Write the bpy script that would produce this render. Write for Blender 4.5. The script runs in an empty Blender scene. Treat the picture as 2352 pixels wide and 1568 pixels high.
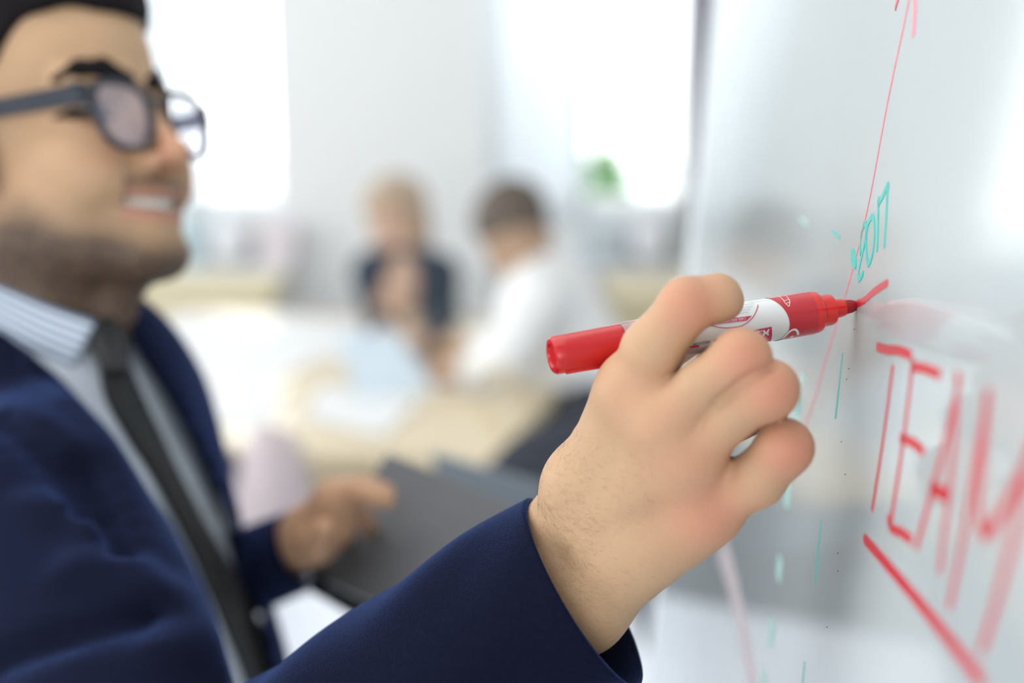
import bpy, math, random
import numpy as np
from mathutils import Vector, Matrix
random.seed(4); rng = np.random.default_rng(4)
SC = bpy.context.scene; COL = SC.collection
# ------------------------------------------------------------------ camera
FOC = 3266.7; PITCH = math.radians(14); CAM = np.array([0, 0, 1.65])
Fv = np.array([0, math.cos(PITCH), -math.sin(PITCH)]); Rv = np.array([1.0, 0, 0]); Uv = np.array([0, math.sin(PITCH), math.cos(PITCH)])
cam = bpy.data.objects.new('camera', bpy.data.cameras.new('camera')); COL.objects.link(cam)
cam.location = CAM; cam.rotation_euler = (math.pi/2-PITCH, 0, 0)
cam.data.lens = 50; cam.data.sensor_width = 36; cam.data.clip_start = .02
cam.data.dof.use_dof = True; cam.data.dof.focus_distance = .590; cam.data.dof.aperture_fstop = 3.0
SC.camera = cam
# ------------------------------------------------------------------ world, lights, exposure
w = bpy.data.worlds.new('sky'); SC.world = w; w.use_nodes = True
w.node_tree.nodes['Background'].inputs[0].default_value = (.962, .988, .990, 1)
w.node_tree.nodes['Background'].inputs[1].default_value = 4.0
SC.view_settings.view_transform = 'Standard'; SC.view_settings.look = 'None'
SC.view_settings.exposure = -0.13; SC.view_settings.gamma = 1; SC.view_settings.use_curve_mapping = False
def area(name, loc, target, sx, sy, power, color=(1, 1, 1)):
    l = bpy.data.lights.new(name, 'AREA'); l.shape = 'RECTANGLE'; l.size = sx; l.size_y = sy; l.energy = power; l.color = color
    o = bpy.data.objects.new(name, l); COL.objects.link(o); o.location = loc
    o.rotation_euler = (Vector(target)-Vector(loc)).to_track_quat('-Z', 'Y').to_euler(); return o
# sky portals: back-wall windows, plus unseen left and rear openings added for fill
def portal(loc, target, sx, sy):
    o = area('sky_portal', loc, target, sx, sy, 1); o.data.cycles.is_portal = True
portal((-1.35, 5.0, 1.85), (-1.35, 0, 1.85), 1.8, 1.9); portal((.27, 5.0, 1.85), (.27, 0, 1.85), .8, 1.9)
portal((-4.25, 1.0, 1.8), (0, 1.0, 1.8), 2.8, 1.8); portal((-4.25, 3.75, 1.8), (0, 3.75, 1.8), 1.7, 1.8); portal((-1.4, -3.15, 1.9), (-1.4, 2, 1.9), 4.2, 1.8)
area('ceiling_fill', (-1.0, 1.2, 2.97), (-1.0, 1.2, 0), 2.4, 2.4, 32, (1, .97, .93))  # added fill light under the ceiling, no such lamp in view

# ------------------------------------------------------------------ helpers
def W(px, py, d):
    return CAM + d*(Fv + (px-1176)/FOC*Rv - (py-784)/FOC*Uv)
def ray(px, py):
    v = Fv + (px-1176)/FOC*Rv - (py-784)/FOC*Uv; return v
def toZ(px, py, z):
    v = ray(px, py); t = (z-CAM[2])/v[2]; return CAM+t*v
def toY(px, py, y):
    v = ray(px, py); t = y/v[1]; return CAM+t*v
def proj(P):
    q = P-CAM; d = q@Fv; return 1176+FOC*(q@Rv)/d, 784-FOC*(q@Uv)/d, d

def link(name, me, mat=None, parent=None, smooth=True):
    o = bpy.data.objects.new(name, me); COL.objects.link(o)
    if mat is not None:
        me.materials.append(mat)
    if smooth:
        me.polygons.foreach_set('use_smooth', [True]*len(me.polygons))
    if parent is not None: o.parent = parent
    return o
def mesh(name, V, Fc, mat=None, parent=None, smooth=True):
    me = bpy.data.meshes.new(name)
    V = np.asarray(V, float)
    me.from_pydata([tuple(v) for v in V], [], [tuple(int(i) for i in f) for f in Fc]); me.update()
    return link(name, me, mat, parent, smooth)
def tag(o, label=None, cat=None, group=None, kind=None):
    if label: o['label'] = label
    if cat: o['category'] = cat
    if group: o['group'] = group
    if kind: o['kind'] = kind
    return o
def empty(name, loc, label=None, cat=None, group=None):
    o = bpy.data.objects.new(name, None); COL.objects.link(o); o.location = tuple(loc); o.empty_display_size = .05
    return tag(o, label, cat, group)
def keep(parent, *kids):      # parts are modelled in world space: cancel the parent's placement
    bpy.context.view_layer.update()
    for k in kids:
        k.parent = parent; k.matrix_parent_inverse = parent.matrix_world.inverted()
def P_(o, parent):
    keep(parent, o); return o

class MB:
    def __init__(s): s.V = []; s.F = []
    def add(s, V, F):
        n = len(s.V); s.V += [tuple(v) for v in V]; s.F += [tuple(i+n for i in f) for f in F]
    def box(s, c, size, M=None, bev=0):
        c = np.array(c, float); h = np.array(size, float)/2
        if bev <= 0:
            V = np.array([[x, y, z] for x in (-1, 1) for y in (-1, 1) for z in (-1, 1)], float)*h
            Fc = [(0, 1, 3, 2), (4, 6, 7, 5), (0, 4, 5, 1), (2, 3, 7, 6), (0, 2, 6, 4), (1, 5, 7, 3)]
        else:
            V = []; idx = {}
            for x in (-1, 1):
                for y in (-1, 1):
                    for z in (-1, 1):
                        for a in range(3):
                            v = np.array([x, y, z], float)*(h-bev); v[a] += np.sign([x, y, z][a])*bev
                            idx[(x, y, z, a)] = len(V); V.append(v)
            V = np.array(V); Fc = []
            sg = (-1, 1)
            for a in range(3):
                b, c2 = (a+1) % 3, (a+2) % 3
                for s1 in sg:
                    q = []
                    for (u, v) in ((-1, -1), (1, -1), (1, 1), (-1, 1)):
                        k = [0, 0, 0]; k[a] = s1; k[b] = u; k[c2] = v; q.append(idx[(*k, a)])
                    Fc.append(q if s1 > 0 else q[::-1])
                for u in sg:
                    for v in sg:
                        k0 = [0, 0, 0]; k1 = [0, 0, 0]; k0[a] = -1; k1[a] = 1
                        for k in (k0, k1): k[b] = u; k[c2] = v
                        Fc.append([idx[(*k0, b)], idx[(*k1, b)], idx[(*k1, c2)], idx[(*k0, c2)]])
            for x in sg:
                for y in sg:
                    for z in sg: Fc.append([idx[(x, y, z, a)] for a in range(3)])
        if M is not None: V = V@np.array(M).T
        s.add(V+c, Fc)
    def tube(s, pts, rad, n=10, cap=True):
        pts = np.array(pts, float); m = len(pts); rad = np.broadcast_to(rad, (m,))
        T = np.gradient(pts, axis=0); T /= np.linalg.norm(T, axis=1)[:, None]+1e-12
        a = np.cross(T[0], [0, 0, 1.0]);
        if np.linalg.norm(a) < .1: a = np.cross(T[0], [1.0, 0, 0])
        a /= np.linalg.norm(a); V = []
        for i in range(m):
            a = a-T[i]*(a@T[i]); a /= np.linalg.norm(a); b = np.cross(T[i], a)
            for k in range(n):
                t = 2*math.pi*k/n; V.append(pts[i]+rad[i]*(math.cos(t)*a+math.sin(t)*b))
        Fc = [(i*n+k, i*n+(k+1) % n, (i+1)*n+(k+1) % n, (i+1)*n+k) for i in range(m-1) for k in range(n)]
        if cap: Fc += [tuple(range(n))[::-1], tuple((m-1)*n+k for k in range(n))]
        s.add(V, Fc)
    def build(s, name, mat, parent=None, smooth=False):
        o = mesh(name, s.V, s.F, mat, None, smooth)
        if parent is not None: keep(parent, o)
        return o
def catmull(P, n):
    P = np.array(P, float); m = len(P); out = []
    for t in np.linspace(0, m-1, n):
        i = min(int(t), m-2); u = t-i
        p0 = P[max(i-1, 0)]; p1 = P[i]; p2 = P[i+1]; p3 = P[min(i+2, m-1)]
        out.append(.5*((2*p1)+(-p0+p2)*u+(2*p0-5*p1+4*p2-p3)*u*u+(-p0+3*p1-3*p2+p3)*u**3))
    return np.array(out)

# ---- signed distance fields and a surface-nets mesher
def smin(a, b, k):
    h = np.clip(.5+.5*(b-a)/k, 0, 1); return b*(1-h)+a*h-k*h*(1-h)
def smax(a, b, k): return -smin(-a, -b, k)
def cone(P, a, b, ra, rb):
    a = np.asarray(a); ab = np.asarray(b)-a; L2 = ab@ab+1e-12
    t = np.clip(((P-a)@ab)/L2, 0, 1)
    return np.linalg.norm(P-a-t[:, None]*ab, axis=1)-(ra+(rb-ra)*t)
def ell(P, c, r):
    r = np.asarray(r, float); q = P-np.asarray(c); k0 = np.linalg.norm(q/r, axis=1); k1 = np.linalg.norm(q/(r*r), axis=1)
    return k0*(k0-1)/(k1+1e-9)
def sph(P, c, r): return np.linalg.norm(P-np.asarray(c), axis=1)-r
def nets(f, lo, hi, h, project=True):
    lo = np.array(lo, float); hi = np.array(hi, float)
    B = 8; nb = np.ceil((hi-lo)/(h*B)).astype(int); n = nb*B+1
    ci = np.stack(np.meshgrid(*[np.arange(k) for k in nb], indexing='ij'), -1).reshape(-1, 3)
    cc = lo+(ci+.5)*B*h; fc = f(cc); rad = B*h*.87*1.35
    G = np.full(n, 1e3, np.float32)
    # fill signs
    for c, v in zip(ci[fc < 0], fc[fc < 0]):
        s = c*B; G[s[0]:s[0]+B+1, s[1]:s[1]+B+1, s[2]:s[2]+B+1] = -1e3
    act = ci[np.abs(fc) < rad]
    off = np.stack(np.meshgrid(*[np.arange(B+1)]*3, indexing='ij'), -1).reshape(-1, 3)
    for s in range(0, len(act), 400):
        ix = (act[s:s+400, None, :]*B+off[None]).reshape(-1, 3)
        G[ix[:, 0], ix[:, 1], ix[:, 2]] = f(lo+ix*h)
    S = G < 0
    cs = np.zeros(np.array(n)-1, np.int8)
    corners = [(i, j, k) for i in (0, 1) for j in (0, 1) for k in (0, 1)]
    for (i, j, k) in corners: cs += S[i:n[0]-1+i, j:n[1]-1+j, k:n[2]-1+k]
    cells = np.argwhere((cs > 0) & (cs < 8)); idx = -np.ones(cs.shape, np.int64); idx[tuple(cells.T)] = np.arange(len(cells))
    acc = np.zeros((len(cells), 3)); cnt = np.zeros(len(cells))
    for ax in range(3):
        for u in (0, 1):
            for v in (0, 1):
                o = [0, 0, 0]; o[(ax+1) % 3] = u; o[(ax+2) % 3] = v; o = np.array(o)
                p0 = cells+o; p1 = p0.copy(); p1[:, ax] += 1
                a = G[tuple(p0.T)]; b = G[tuple(p1.T)]; m = (a < 0) != (b < 0)
                t = np.where(m, np.clip(a/(a-b+1e-20), 0, 1), 0); q = p0.astype(float); q[:, ax] += t
                acc[m] += q[m]; cnt[m] += 1
    V = lo+acc/cnt[:, None]*h
    if project:
        for _ in range(2):
            e = h*.3; v0 = f(V); g = np.stack([f(V+np.eye(3)[i]*e)-v0 for i in range(3)], 1)/e
            g2 = (g*g).sum(1)+1e-6; st = -(v0/g2)[:, None]*g; l = np.linalg.norm(st, axis=1)[:, None]
            V = V+st*np.minimum(1, .5*h/(l+1e-12))
    Fs = []
    for ax in range(3):
        a1, a2 = (ax+1) % 3, (ax+2) % 3
        s0 = [slice(None)]*3; s1 = [slice(None)]*3; s0[ax] = slice(0, -1); s1[ax] = slice(1, None)
        for s in (s0, s1):
            s[a1] = slice(1, -1); s[a2] = slice(1, -1)
        A = S[tuple(s0)]; Bm = S[tuple(s1)]
        e = np.argwhere(A != Bm); flip = A[tuple(e.T)]
        e = e.copy(); e[:, a1] += 1; e[:, a2] += 1
        def I(d1, d2):
            q = e.copy(); q[:, a1] += d1; q[:, a2] += d2; return idx[tuple(q.T)]
        Q = np.stack([I(-1, -1), I(0, -1), I(0, 0), I(-1, 0)], 1)
        Q[~flip] = Q[~flip][:, ::-1]; Fs.append(Q)
    Fc = np.concatenate(Fs); return V, Fc
def np_mesh(name, V, Fc, mat=None, parent=None, attrs=None, smooth=True):
    me = bpy.data.meshes.new(name); me.vertices.add(len(V)); me.vertices.foreach_set('co', np.asarray(V, np.float32).ravel())
    me.loops.add(Fc.size); me.loops.foreach_set('vertex_index', Fc.astype(np.int32).ravel())
    me.polygons.add(len(Fc)); me.polygons.foreach_set('loop_start', np.arange(len(Fc), dtype=np.int32)*4)
    me.update(calc_edges=True); me.validate()
    for k, a in (attrs or {}).items():
        at = me.attributes.new(k, 'FLOAT', 'POINT'); at.data.foreach_set('value', np.asarray(a, np.float32))
    o = link(name, me, mat, None, smooth)
    if parent is not None: keep(parent, o)
    return o
def march(f, px, py, d0, d1, n=260):
    v = ray(px, py); ds = np.linspace(d0, d1, n); s = f(CAM+ds[:, None]*v)
    k = np.argmax(s < 0)
    if not (s < 0).any(): return None
    return CAM+ds[k]*v

# ------------------------------------------------------------------ materials
def mat(name, col, rough=.6, spec=.5, noise=None, bump=0, bscale=200, metal=0, sss=0, sheen=0, trans=0, coat=0, var=.08, vscale=30):
    m = bpy.data.materials.new(name); m.use_nodes = True; nt = m.node_tree; b = nt.nodes['Principled BSDF']; N = nt.nodes.new; Lk = nt.links.new
    b.inputs['Roughness'].default_value = rough; b.inputs['Metallic'].default_value = metal; b.inputs['Specular IOR Level'].default_value = spec
    b.inputs['Coat Weight'].default_value = coat; b.inputs['Coat Roughness'].default_value = .08
    b.inputs['Sheen Weight'].default_value = sheen; b.inputs['Sheen Roughness'].default_value = .4
    b.inputs['Transmission Weight'].default_value = trans
    if sss:
        b.inputs['Subsurface Weight'].default_value = sss; b.inputs['Subsurface Radius'].default_value = (1, .35, .2); b.inputs['Subsurface Scale'].default_value = .006
    tc = N('ShaderNodeTexCoord'); nz = N('ShaderNodeTexNoise'); nz.inputs['Scale'].default_value = vscale; nz.inputs['Detail'].default_value = 3
    Lk(tc.outputs['Object'], nz.inputs['Vector'])
    mx = N('ShaderNodeMix'); mx.data_type = 'RGBA'; mx.name = 'base'
    mx.inputs['A'].default_value = (*[c*(1-var) for c in col], 1); mx.inputs['B'].default_value = (*[min(1, c*(1+var)) for c in col], 1)
    Lk(nz.outputs['Fac'], mx.inputs['Factor']); Lk(mx.outputs['Result'], b.inputs['Base Color'])
    if bump:
        n2 = N('ShaderNodeTexNoise'); n2.inputs['Scale'].default_value = bscale; n2.inputs['Detail'].default_value = 4; Lk(tc.outputs['Object'], n2.inputs['Vector'])
        bp = N('ShaderNodeBump'); bp.inputs['Strength'].default_value = bump; bp.inputs['Distance'].default_value = .001
        Lk(n2.outputs['Fac'], bp.inputs['Height']); Lk(bp.outputs['Normal'], b.inputs['Normal'])
    return m
def layer(m, attr, col, strength=1, noise=0):   # colours a zone of the surface given by a point attribute
    nt = m.node_tree; b = nt.nodes['Principled BSDF']; N = nt.nodes.new; Lk = nt.links.new
    src = b.inputs['Base Color'].links[0].from_socket
    at = N('ShaderNodeAttribute'); at.attribute_name = attr
    ml = N('ShaderNodeMath'); ml.operation = 'MULTIPLY'; ml.inputs[1].default_value = strength; Lk(at.outputs['Fac'], ml.inputs[0]); fac = ml.outputs[0]
    if noise:
        tc = N('ShaderNodeTexCoord'); nz = N('ShaderNodeTexNoise'); nz.inputs['Scale'].default_value = noise; nz.inputs['Detail'].default_value = 4; Lk(tc.outputs['Object'], nz.inputs['Vector'])
        mr = N('ShaderNodeMapRange'); mr.inputs[1].default_value = .35; mr.inputs[2].default_value = .6; mr.inputs[3].default_value = .72; Lk(nz.outputs['Fac'], mr.inputs[0])
        m2 = N('ShaderNodeMath'); m2.operation = 'MULTIPLY'; Lk(fac, m2.inputs[0]); Lk(mr.outputs[0], m2.inputs[1]); fac = m2.outputs[0]
    mx = N('ShaderNodeMix'); mx.data_type = 'RGBA'; mx.inputs['B'].default_value = (*col, 1); Lk(fac, mx.inputs['Factor']); Lk(src, mx.inputs['A'])
    Lk(mx.outputs['Result'], b.inputs['Base Color']); return m
def skin_mat(name, col):
    m = mat(name, col, rough=.52, spec=.35, bump=.25, bscale=900, sss=.12, var=.06, vscale=45)
    return m
M_wall = mat('white_wall_paint', (.90, .915, .915), .7, var=.02)
M_wall2 = mat('side_wall_paint', (.86, .87, .87), .7, var=.02)
M_floor = mat('pale_grey_lilac_floor', (.74, .77, .84), .25, var=.06, vscale=3)
M_ceil = mat('ceiling_paint', (.85, .85, .84), .8, var=.02)
M_frame = mat('white_window_frame', (.82, .86, .9), .4, var=.02)
M_mauve = mat('dark_mauve_curtain', (.20, .19, .24), .9, var=.1)
M_wood = mat('light_table_wood', (.80, .66, .44), .22, coat=.3, var=.1, vscale=6)
M_wood2 = mat('pale_bench_wood', (.74, .64, .42), .5, var=.08, vscale=8)
M_paper = mat('white_paper', (.88, .89, .90), .6, var=.01)
M_bpaper = mat('pale_blue_paper', (.70, .82, .92), .6, var=.02)
M_black = mat('black_plastic', (.025, .028, .036), .5, var=.1)
M_dfab = mat('dark_chair_fabric', (.045, .05, .065), .9, bump=.3, var=.15)
M_metal = mat('grey_metal', (.5, .52, .54), .3, metal=.9)
M_alu = mat('aluminium_frame', (.62, .64, .66), .35, metal=.7)
M_navy = mat('navy_wool', (.006, .0075, .020), .9, spec=.05, sheen=.6, bump=.6, bscale=1500, var=.25, vscale=400)
M_navy.node_tree.nodes['Principled BSDF'].inputs['Sheen Roughness'].default_value = .32; M_navy.node_tree.nodes['Principled BSDF'].inputs['Sheen Tint'].default_value = (.16, .27, .75, 1)
M_tie = mat('charcoal_tie_silk', (.018, .019, .021), .6, sheen=.05, bump=.2, bscale=700, var=.1)
M_shirt = mat('pale_blue_shirt', (.60, .65, .73), .75, var=.04)
M_hair = mat('black_hair', (.010, .007, .009), .8, spec=.15, var=.4, vscale=300, bump=.6, bscale=400)
M_grey = mat('grey_folder_cover', (.105, .11, .12), .55, bump=.15, var=.06)
M_grey2 = mat('blue_grey_plastic', (.14, .17, .20), .5, var=.05)
M_red = mat('glossy_red_plastic', (.52, .006, .008), .24, coat=.12, var=.03)
M_redneck = mat('bright_red_plastic', (.74, .022, .016), .22, coat=.4, var=.03)
M_redlab = mat('red_label_print', (.55, .022, .035), .3, coat=.3, var=.03)
M_crimson = mat('crimson_print', (.60, .03, .10), .35, var=.02)
M_white = mat('white_label_film', (.80, .82, .82), .25, coat=.4, var=.01)
M_nib = mat('ink_soaked_felt_nib', (.35, .006, .015), .5, bump=.5, bscale=2500, var=.3, vscale=900)
M_greyp = mat('grey_print', (.30, .31, .38), .4, var=.02)
M_lilac = mat('pale_lilac_print', (.62, .50, .62), .3, var=.02)
M_inkr = mat('red_marker_ink', (.60, .010, .030), .35, var=.1, vscale=200)
M_inkp = mat('thin_red_ink', (.86, .22, .28), .4, var=.1, vscale=200)
M_inkt = mat('teal_marker_ink', (.0, .48, .42), .35, var=.1, vscale=200)
M_inkt2 = mat('faded_teal_ink', (.40, .66, .63), .5, var=.1)
M_inkf = mat('wiped_red_ink', (.66, .56, .60), .5, var=.05)
M_dot = mat('black_speck', (.02, .02, .02), .6)
M_refl_edge = mat('white_reflection_edge', (.95, .96, .97), .2)

# ------------------------------------------------------------------ room
YB = 4.9
def slab(name, lo, hi, m, kind='structure', parent=None):
    b = MB(); lo = np.array(lo); hi = np.array(hi); b.box((lo+hi)/2, hi-lo)
    o = b.build(name, m, parent)
    if kind: o['kind'] = kind
    return o
slab('floor', (-4.2, -3.2, -.1), (2.2, YB+.2, 0), M_floor)
slab('ceiling', (-4.2, -3.2, 3.0), (2.2, YB+.2, 3.1), M_ceil)
def xb(px): return float(toY(px, 400, YB)[0])
def zb(py): return float(toY(1176, py, YB)[2])
zs = zb(474); zt = 2.75
holes = [(xb(250), xb(634)), (xb(1146), xb(1570))]
def wall_with_holes(name, x0, x1, y0, y1, holes, z0, z1, axis='x'):
    b = MB()
    def bx(a, c, za, zc):
        if axis == 'x': b.box(((a+c)/2, (y0+y1)/2, (za+zc)/2), (c-a, y1-y0, zc-za))
        else: b.box(((y0+y1)/2, (a+c)/2, (za+zc)/2), (y1-y0, c-a, zc-za))
    x = x0
    for (a, c) in holes: bx(x, a, 0, 3.0); bx(a, c, 0, z0); bx(a, c, z1, 3.0); x = c
    bx(x, x1, 0, 3.0)
    o = b.build(name, M_wall); o['kind'] = 'structure'; return o
wall_with_holes('wall_back', -4.2, 2.2, YB, YB+.2, [(-3.3, -2.2)]+holes, zs, zt)
wall_with_holes('wall_left', -3.2, YB, -4.3, -4.2, [(-.4, 2.4), (2.9, 4.6)], .9, 2.7, 'y')  # unseen openings added to brighten the room from the left
wall_with_holes('wall_front', -4.2, 2.2, -3.2, -3.1, [(-3.5, .7)], 1.0, 2.8)  # unseen opening added as fill from behind the camera
slab('wall_right', (2.1, -3.2, 0), (2.2, YB, 3.0), M_wall2)
M_glass = mat('window_glass', (1, 1, 1), .0, trans=1, var=0)
M_glass.node_tree.nodes['Principled BSDF'].inputs['IOR'].default_value = 1.01
M_curt = mat('white_sheer_curtain', (.92, .95, .97), .9, var=.02)
nt = M_curt.node_tree; tr = nt.nodes.new('ShaderNodeBsdfTranslucent'); tr.inputs[0].default_value = (.95, .98, 1, 1); mxs = nt.nodes.new('ShaderNodeMixShader'); mxs.inputs[0].default_value = .72
nt.links.new(nt.nodes['Principled BSDF'].outputs[0], mxs.inputs[1]); nt.links.new(tr.outputs[0], mxs.inputs[2]); nt.links.new(mxs.outputs[0], nt.nodes['Material Output'].inputs[0])
def window(name, x0, x1, mull, z0=zs, z1=zt):
    root = empty(name, ((x0+x1)/2, YB+.08, z0)); root['kind'] = 'structure'
    b = MB(); y = YB+.09; t = .045
    for (a, c, za, zc) in ((x0, x0+t, z0, z1), (x1-t*.2, x1, z0, z1), (x0, x1, z0, z0+.02), (x0, x1, z1-t, z1)): b.box(((a+c)/2, y, (za+zc)/2), (c-a, .06, zc-za))
    b.build('window_frame', M_frame, root)
    b = MB(); b.box((mull, y, (z0+z1)/2), (.035, .06, z1-z0)); b.build('mullion', M_frame, root)
    for a, c in ((x0, mull), (mull, x1)):
        b = MB(); b.box(((a+c)/2, y, (z0+z1)/2), (c-a, .006, z1-z0)); b.build('pane', M_glass, root)
    return root
w1 = window('window_1', *holes[0], xb(440)); w2 = window('window_2', *holes[1], xb(1336)); w3 = window('window_3', -3.3, -2.2, -2.75)
def curtain(x0, x1, z0, z1, m, name, amp=.012, y=YB-.05, lab=None):
    V = []; Fc = []; n = 60
    for i in range(n+1):
        x = x0+(x1-x0)*i/n; yy = y+amp*math.sin((x-x0)/.055*2)
        for z in (z0, z1): V.append((x, yy, z))
        for z in (z0, z1): V.append((x, yy+.004, z))
    for i in range(n):
        a = i*4; c = a+4; Fc += [(a, c, c+1, a+1), (a+2, a+3, c+3, c+2), (a, a+2, c+2, c), (a+1, c+1, c+3, a+3)]
    Fc += [(0, 1, 3, 2), (n*4, n*4+2, n*4+3, n*4+1)]
    return tag(mesh(name, V, Fc, m), lab, 'curtain')
curtain(xb(1122), xb(1328), zb(500), 2.95, M_curt, 'curtain', lab='white sheer curtain over the left half of the right-hand window')
curtain(xb(245), xb(425), zb(480), 2.95, M_curt, 'curtain', lab='white sheer curtain behind the face of the man in glasses')
curtain(xb(1574), xb(1574)+.42, .3, 2.95, M_mauve, 'curtain', y=YB-.07, lab='dark mauve curtain at the whiteboard edge, right of the window')
for k, (a, c) in enumerate(holes):     # deep window ledges
    s = slab('window_sill' if 0 else 'trim_%d' % (k+1), (a-.05, YB-.16, zb(592)-.03), (c+.05, YB+.001, zb(592)), M_frame)
# things on and beside the ledges
def lathe(prof, c, n=28):
    b = MB(); V = []; m = len(prof)
    for r, z in prof:
        for k in range(n): t = 2*math.pi*k/n; V.append((c[0]+r*math.cos(t), c[1]+r*math.sin(t), c[2]+z))
    Fc = [(i*n+k, i*n+(k+1) % n, (i+1)*n+(k+1) % n, (i+1)*n+k) for i in range(m-1) for k in range(n)]+[tuple(range(n))[::-1], tuple((m-1)*n+k for k in range(n))]
    b.add(V, Fc); return b
vp = [(.035, 0), (.06, .02), (.074, .06), (.07, .1), (.045, .13), (.03, .145), (.034, .155), (.028, .155), (.024, .14), (.01, .02)]
M_glint = mat('glint_white', (.86, .88, .95), .15, coat=.4, var=.01)
M_bluegrey = mat('blue_grey_cloth', (.60, .68, .74), .8, var=.1)
M_pinkg = mat('mauve_pink_cloth', (.84, .77, .83), .8, var=.1)
for px, lab in ((530, 'round white stand-in for a blurred highlight, ledge of the left window'), (1490, 'round white stand-in for a blurred highlight, ledge of the right window')):  # white round forms put in for out-of-focus highlights
    p = toY(px, 592, YB-.085); v = lathe(vp, (p[0], p[1], zb(592))).build('glint_form', M_glint, smooth=True); tag(v, lab, 'glint_form', 'highlight stand-ins on the window ledges')
def boxthing(name, px0, px1, py0, lab, cat, m, d=.1):
    a = toY(px0, 500, YB-.1)[0]; c = toY(px1, 500, YB-.1)[0]; z0 = zb(592); z1 = toY(1176, py0, YB-.1)[2]
    r = empty(name, ((a+c)/2, YB-.09, z0), lab, cat)
    b = MB(); b.box(((a+c)/2, YB-.09, (z0+z1)/2-.005), (c-a, d, z1-z0-.01), bev=.008); b.build('body', m, r)
    b = MB(); b.box(((a+c)/2, YB-.09, z1-.005), (c-a+.008, d+.008, .01), bev=.003); b.build('lid', m, r)
boxthing('storage_box', 1350, 1430, 512, 'blue-grey storage box on the ledge left of the highlight stand-in, right-hand window', 'box', M_bluegrey)
boxthing('storage_box', 595, 680, 520, 'mauve-pink storage box on the ledge of the left window', 'box', M_pinkg)
boxthing('storage_box', 415, 462, 505, 'pale blue storage box nearest the man, on the left window ledge', 'box', mat('pale_blue_card', (.55, .70, .78), .7))
boxthing('storage_box', 1545, 1585, 520, 'grey storage box on the ledge right of the highlight stand-in', 'box', mat('grey_card', (.45, .49, .50), .7))
# wooden bench along the back wall
r = empty('wooden_bench', (-1.1, 4.6, 0), 'low pale wooden bench along the back wall beyond the table', 'bench')
x0b = -2.4; x1b = float(toY(640, 690, 4.55)[0]); zt_b = float(toY(600, 655, 4.55)[2])
b = MB(); b.box(((x0b+x1b)/2, 4.58, zt_b-.02), (x1b-x0b, .36, .04), bev=.004); b.build('bench_top', M_wood2, r)
b = MB(); b.box(((x0b+x1b)/2, 4.42, zt_b-.13), (x1b-x0b-.04, .025, .18), bev=.003); b.build('apron', M_wood2, r)
for x in (x0b+.06, x1b-.06):
    for y in (4.44, 4.72): b = MB(); b.box((x, y, (zt_b-.04)/2), (.05, .05, zt_b-.04), bev=.004); b.build('leg', M_wood2, r)
r = empty('wooden_bench', (.6, 4.6, 0), 'low pale wooden bench beside the hand, under the right window', 'bench')
x0b = float(toY(1390, 690, 4.55)[0]); x1b = 1.3
b = MB(); b.box(((x0b+x1b)/2, 4.58, zt_b-.02), (x1b-x0b, .36, .04), bev=.004); b.build('bench_top', M_wood2, r)
b = MB(); b.box(((x0b+x1b)/2, 4.42, zt_b-.13), (x1b-x0b-.04, .025, .18), bev=.003); b.build('apron', M_wood2, r)
for x in (x0b+.06, x1b-.06):
    for y in (4.44, 4.72): b = MB(); b.box((x, y, (zt_b-.04)/2), (.05, .05, zt_b-.04), bev=.004); b.build('leg', M_wood2, r)
# shrub outside the right-hand window
M_leaf = mat('shrub_leaf', (.10, .24, .08), .6, var=.4, vscale=8); M_bark = mat('bark', (.06, .05, .04), .9)
sp = toY(1392, 425, 6.4)
r = empty('shrub', (sp[0], sp[1], 0), 'green shrub outside, seen through the right-hand window', 'shrub')
b = MB()
for k in range(900):
    v = rng.normal(size=3); v /= np.linalg.norm(v); c = sp+np.array([.0, 0, -.13])+v*np.array([.12, .14, .36])*rng.uniform(.5, 1); u = rng.normal(size=3); u /= np.linalg.norm(u); q = np.cross(u, v); q /= np.linalg.norm(q)
    L_ = .035; b.add([c-u*L_, c+q*.014+v*.004, c+u*L_, c-q*.014+v*.004], [(0, 1, 2, 3)])
f_ = b.build('foliage', M_leaf, r); f_['kind'] = 'stuff'
b = MB(); b.tube([(sp[0], sp[1], 0), (sp[0]+.02, sp[1], .6), (sp[0], sp[1], sp[2]-.1)], [.03, .025, .012]); b.build('stem', M_bark, r, True)
g_ = slab('ground', (-8, YB+.2, -.12), (8, 14, -.02), mat('outdoor_paving', (.6, .62, .62), .9))

# ------------------------------------------------------------------ table with papers
TZ = .75
tc = [toZ(380, 1010, TZ), toZ(1125, 1062, TZ), toZ(1420, 740, TZ), toZ(150, 702, TZ)]
tab = empty('meeting_table', (np.mean([c[0] for c in tc]), np.mean([c[1] for c in tc]), 0), 'light wooden meeting table strewn with white papers behind the man', 'table')
def prism(poly, z0, z1, m, name, parent=None, bev=0):
    n = len(poly); V = [(p[0], p[1], z0) for p in poly]+[(p[0], p[1], z1) for p in poly]
    Fc = [tuple(range(n))[::-1], tuple(range(n, 2*n))]+[(i, (i+1) % n, n+(i+1) % n, n+i) for i in range(n)]
    o = mesh(name, V, Fc, m, None, False)
    if parent is not None: keep(parent, o)
    return o
prism(tc, TZ-.03, TZ, M_wood, 'tabletop', tab)
cen = np.mean([c[:2] for c in tc], axis=0)
ap = [cen+(c[:2]-cen)*.86 for c in tc]
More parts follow.
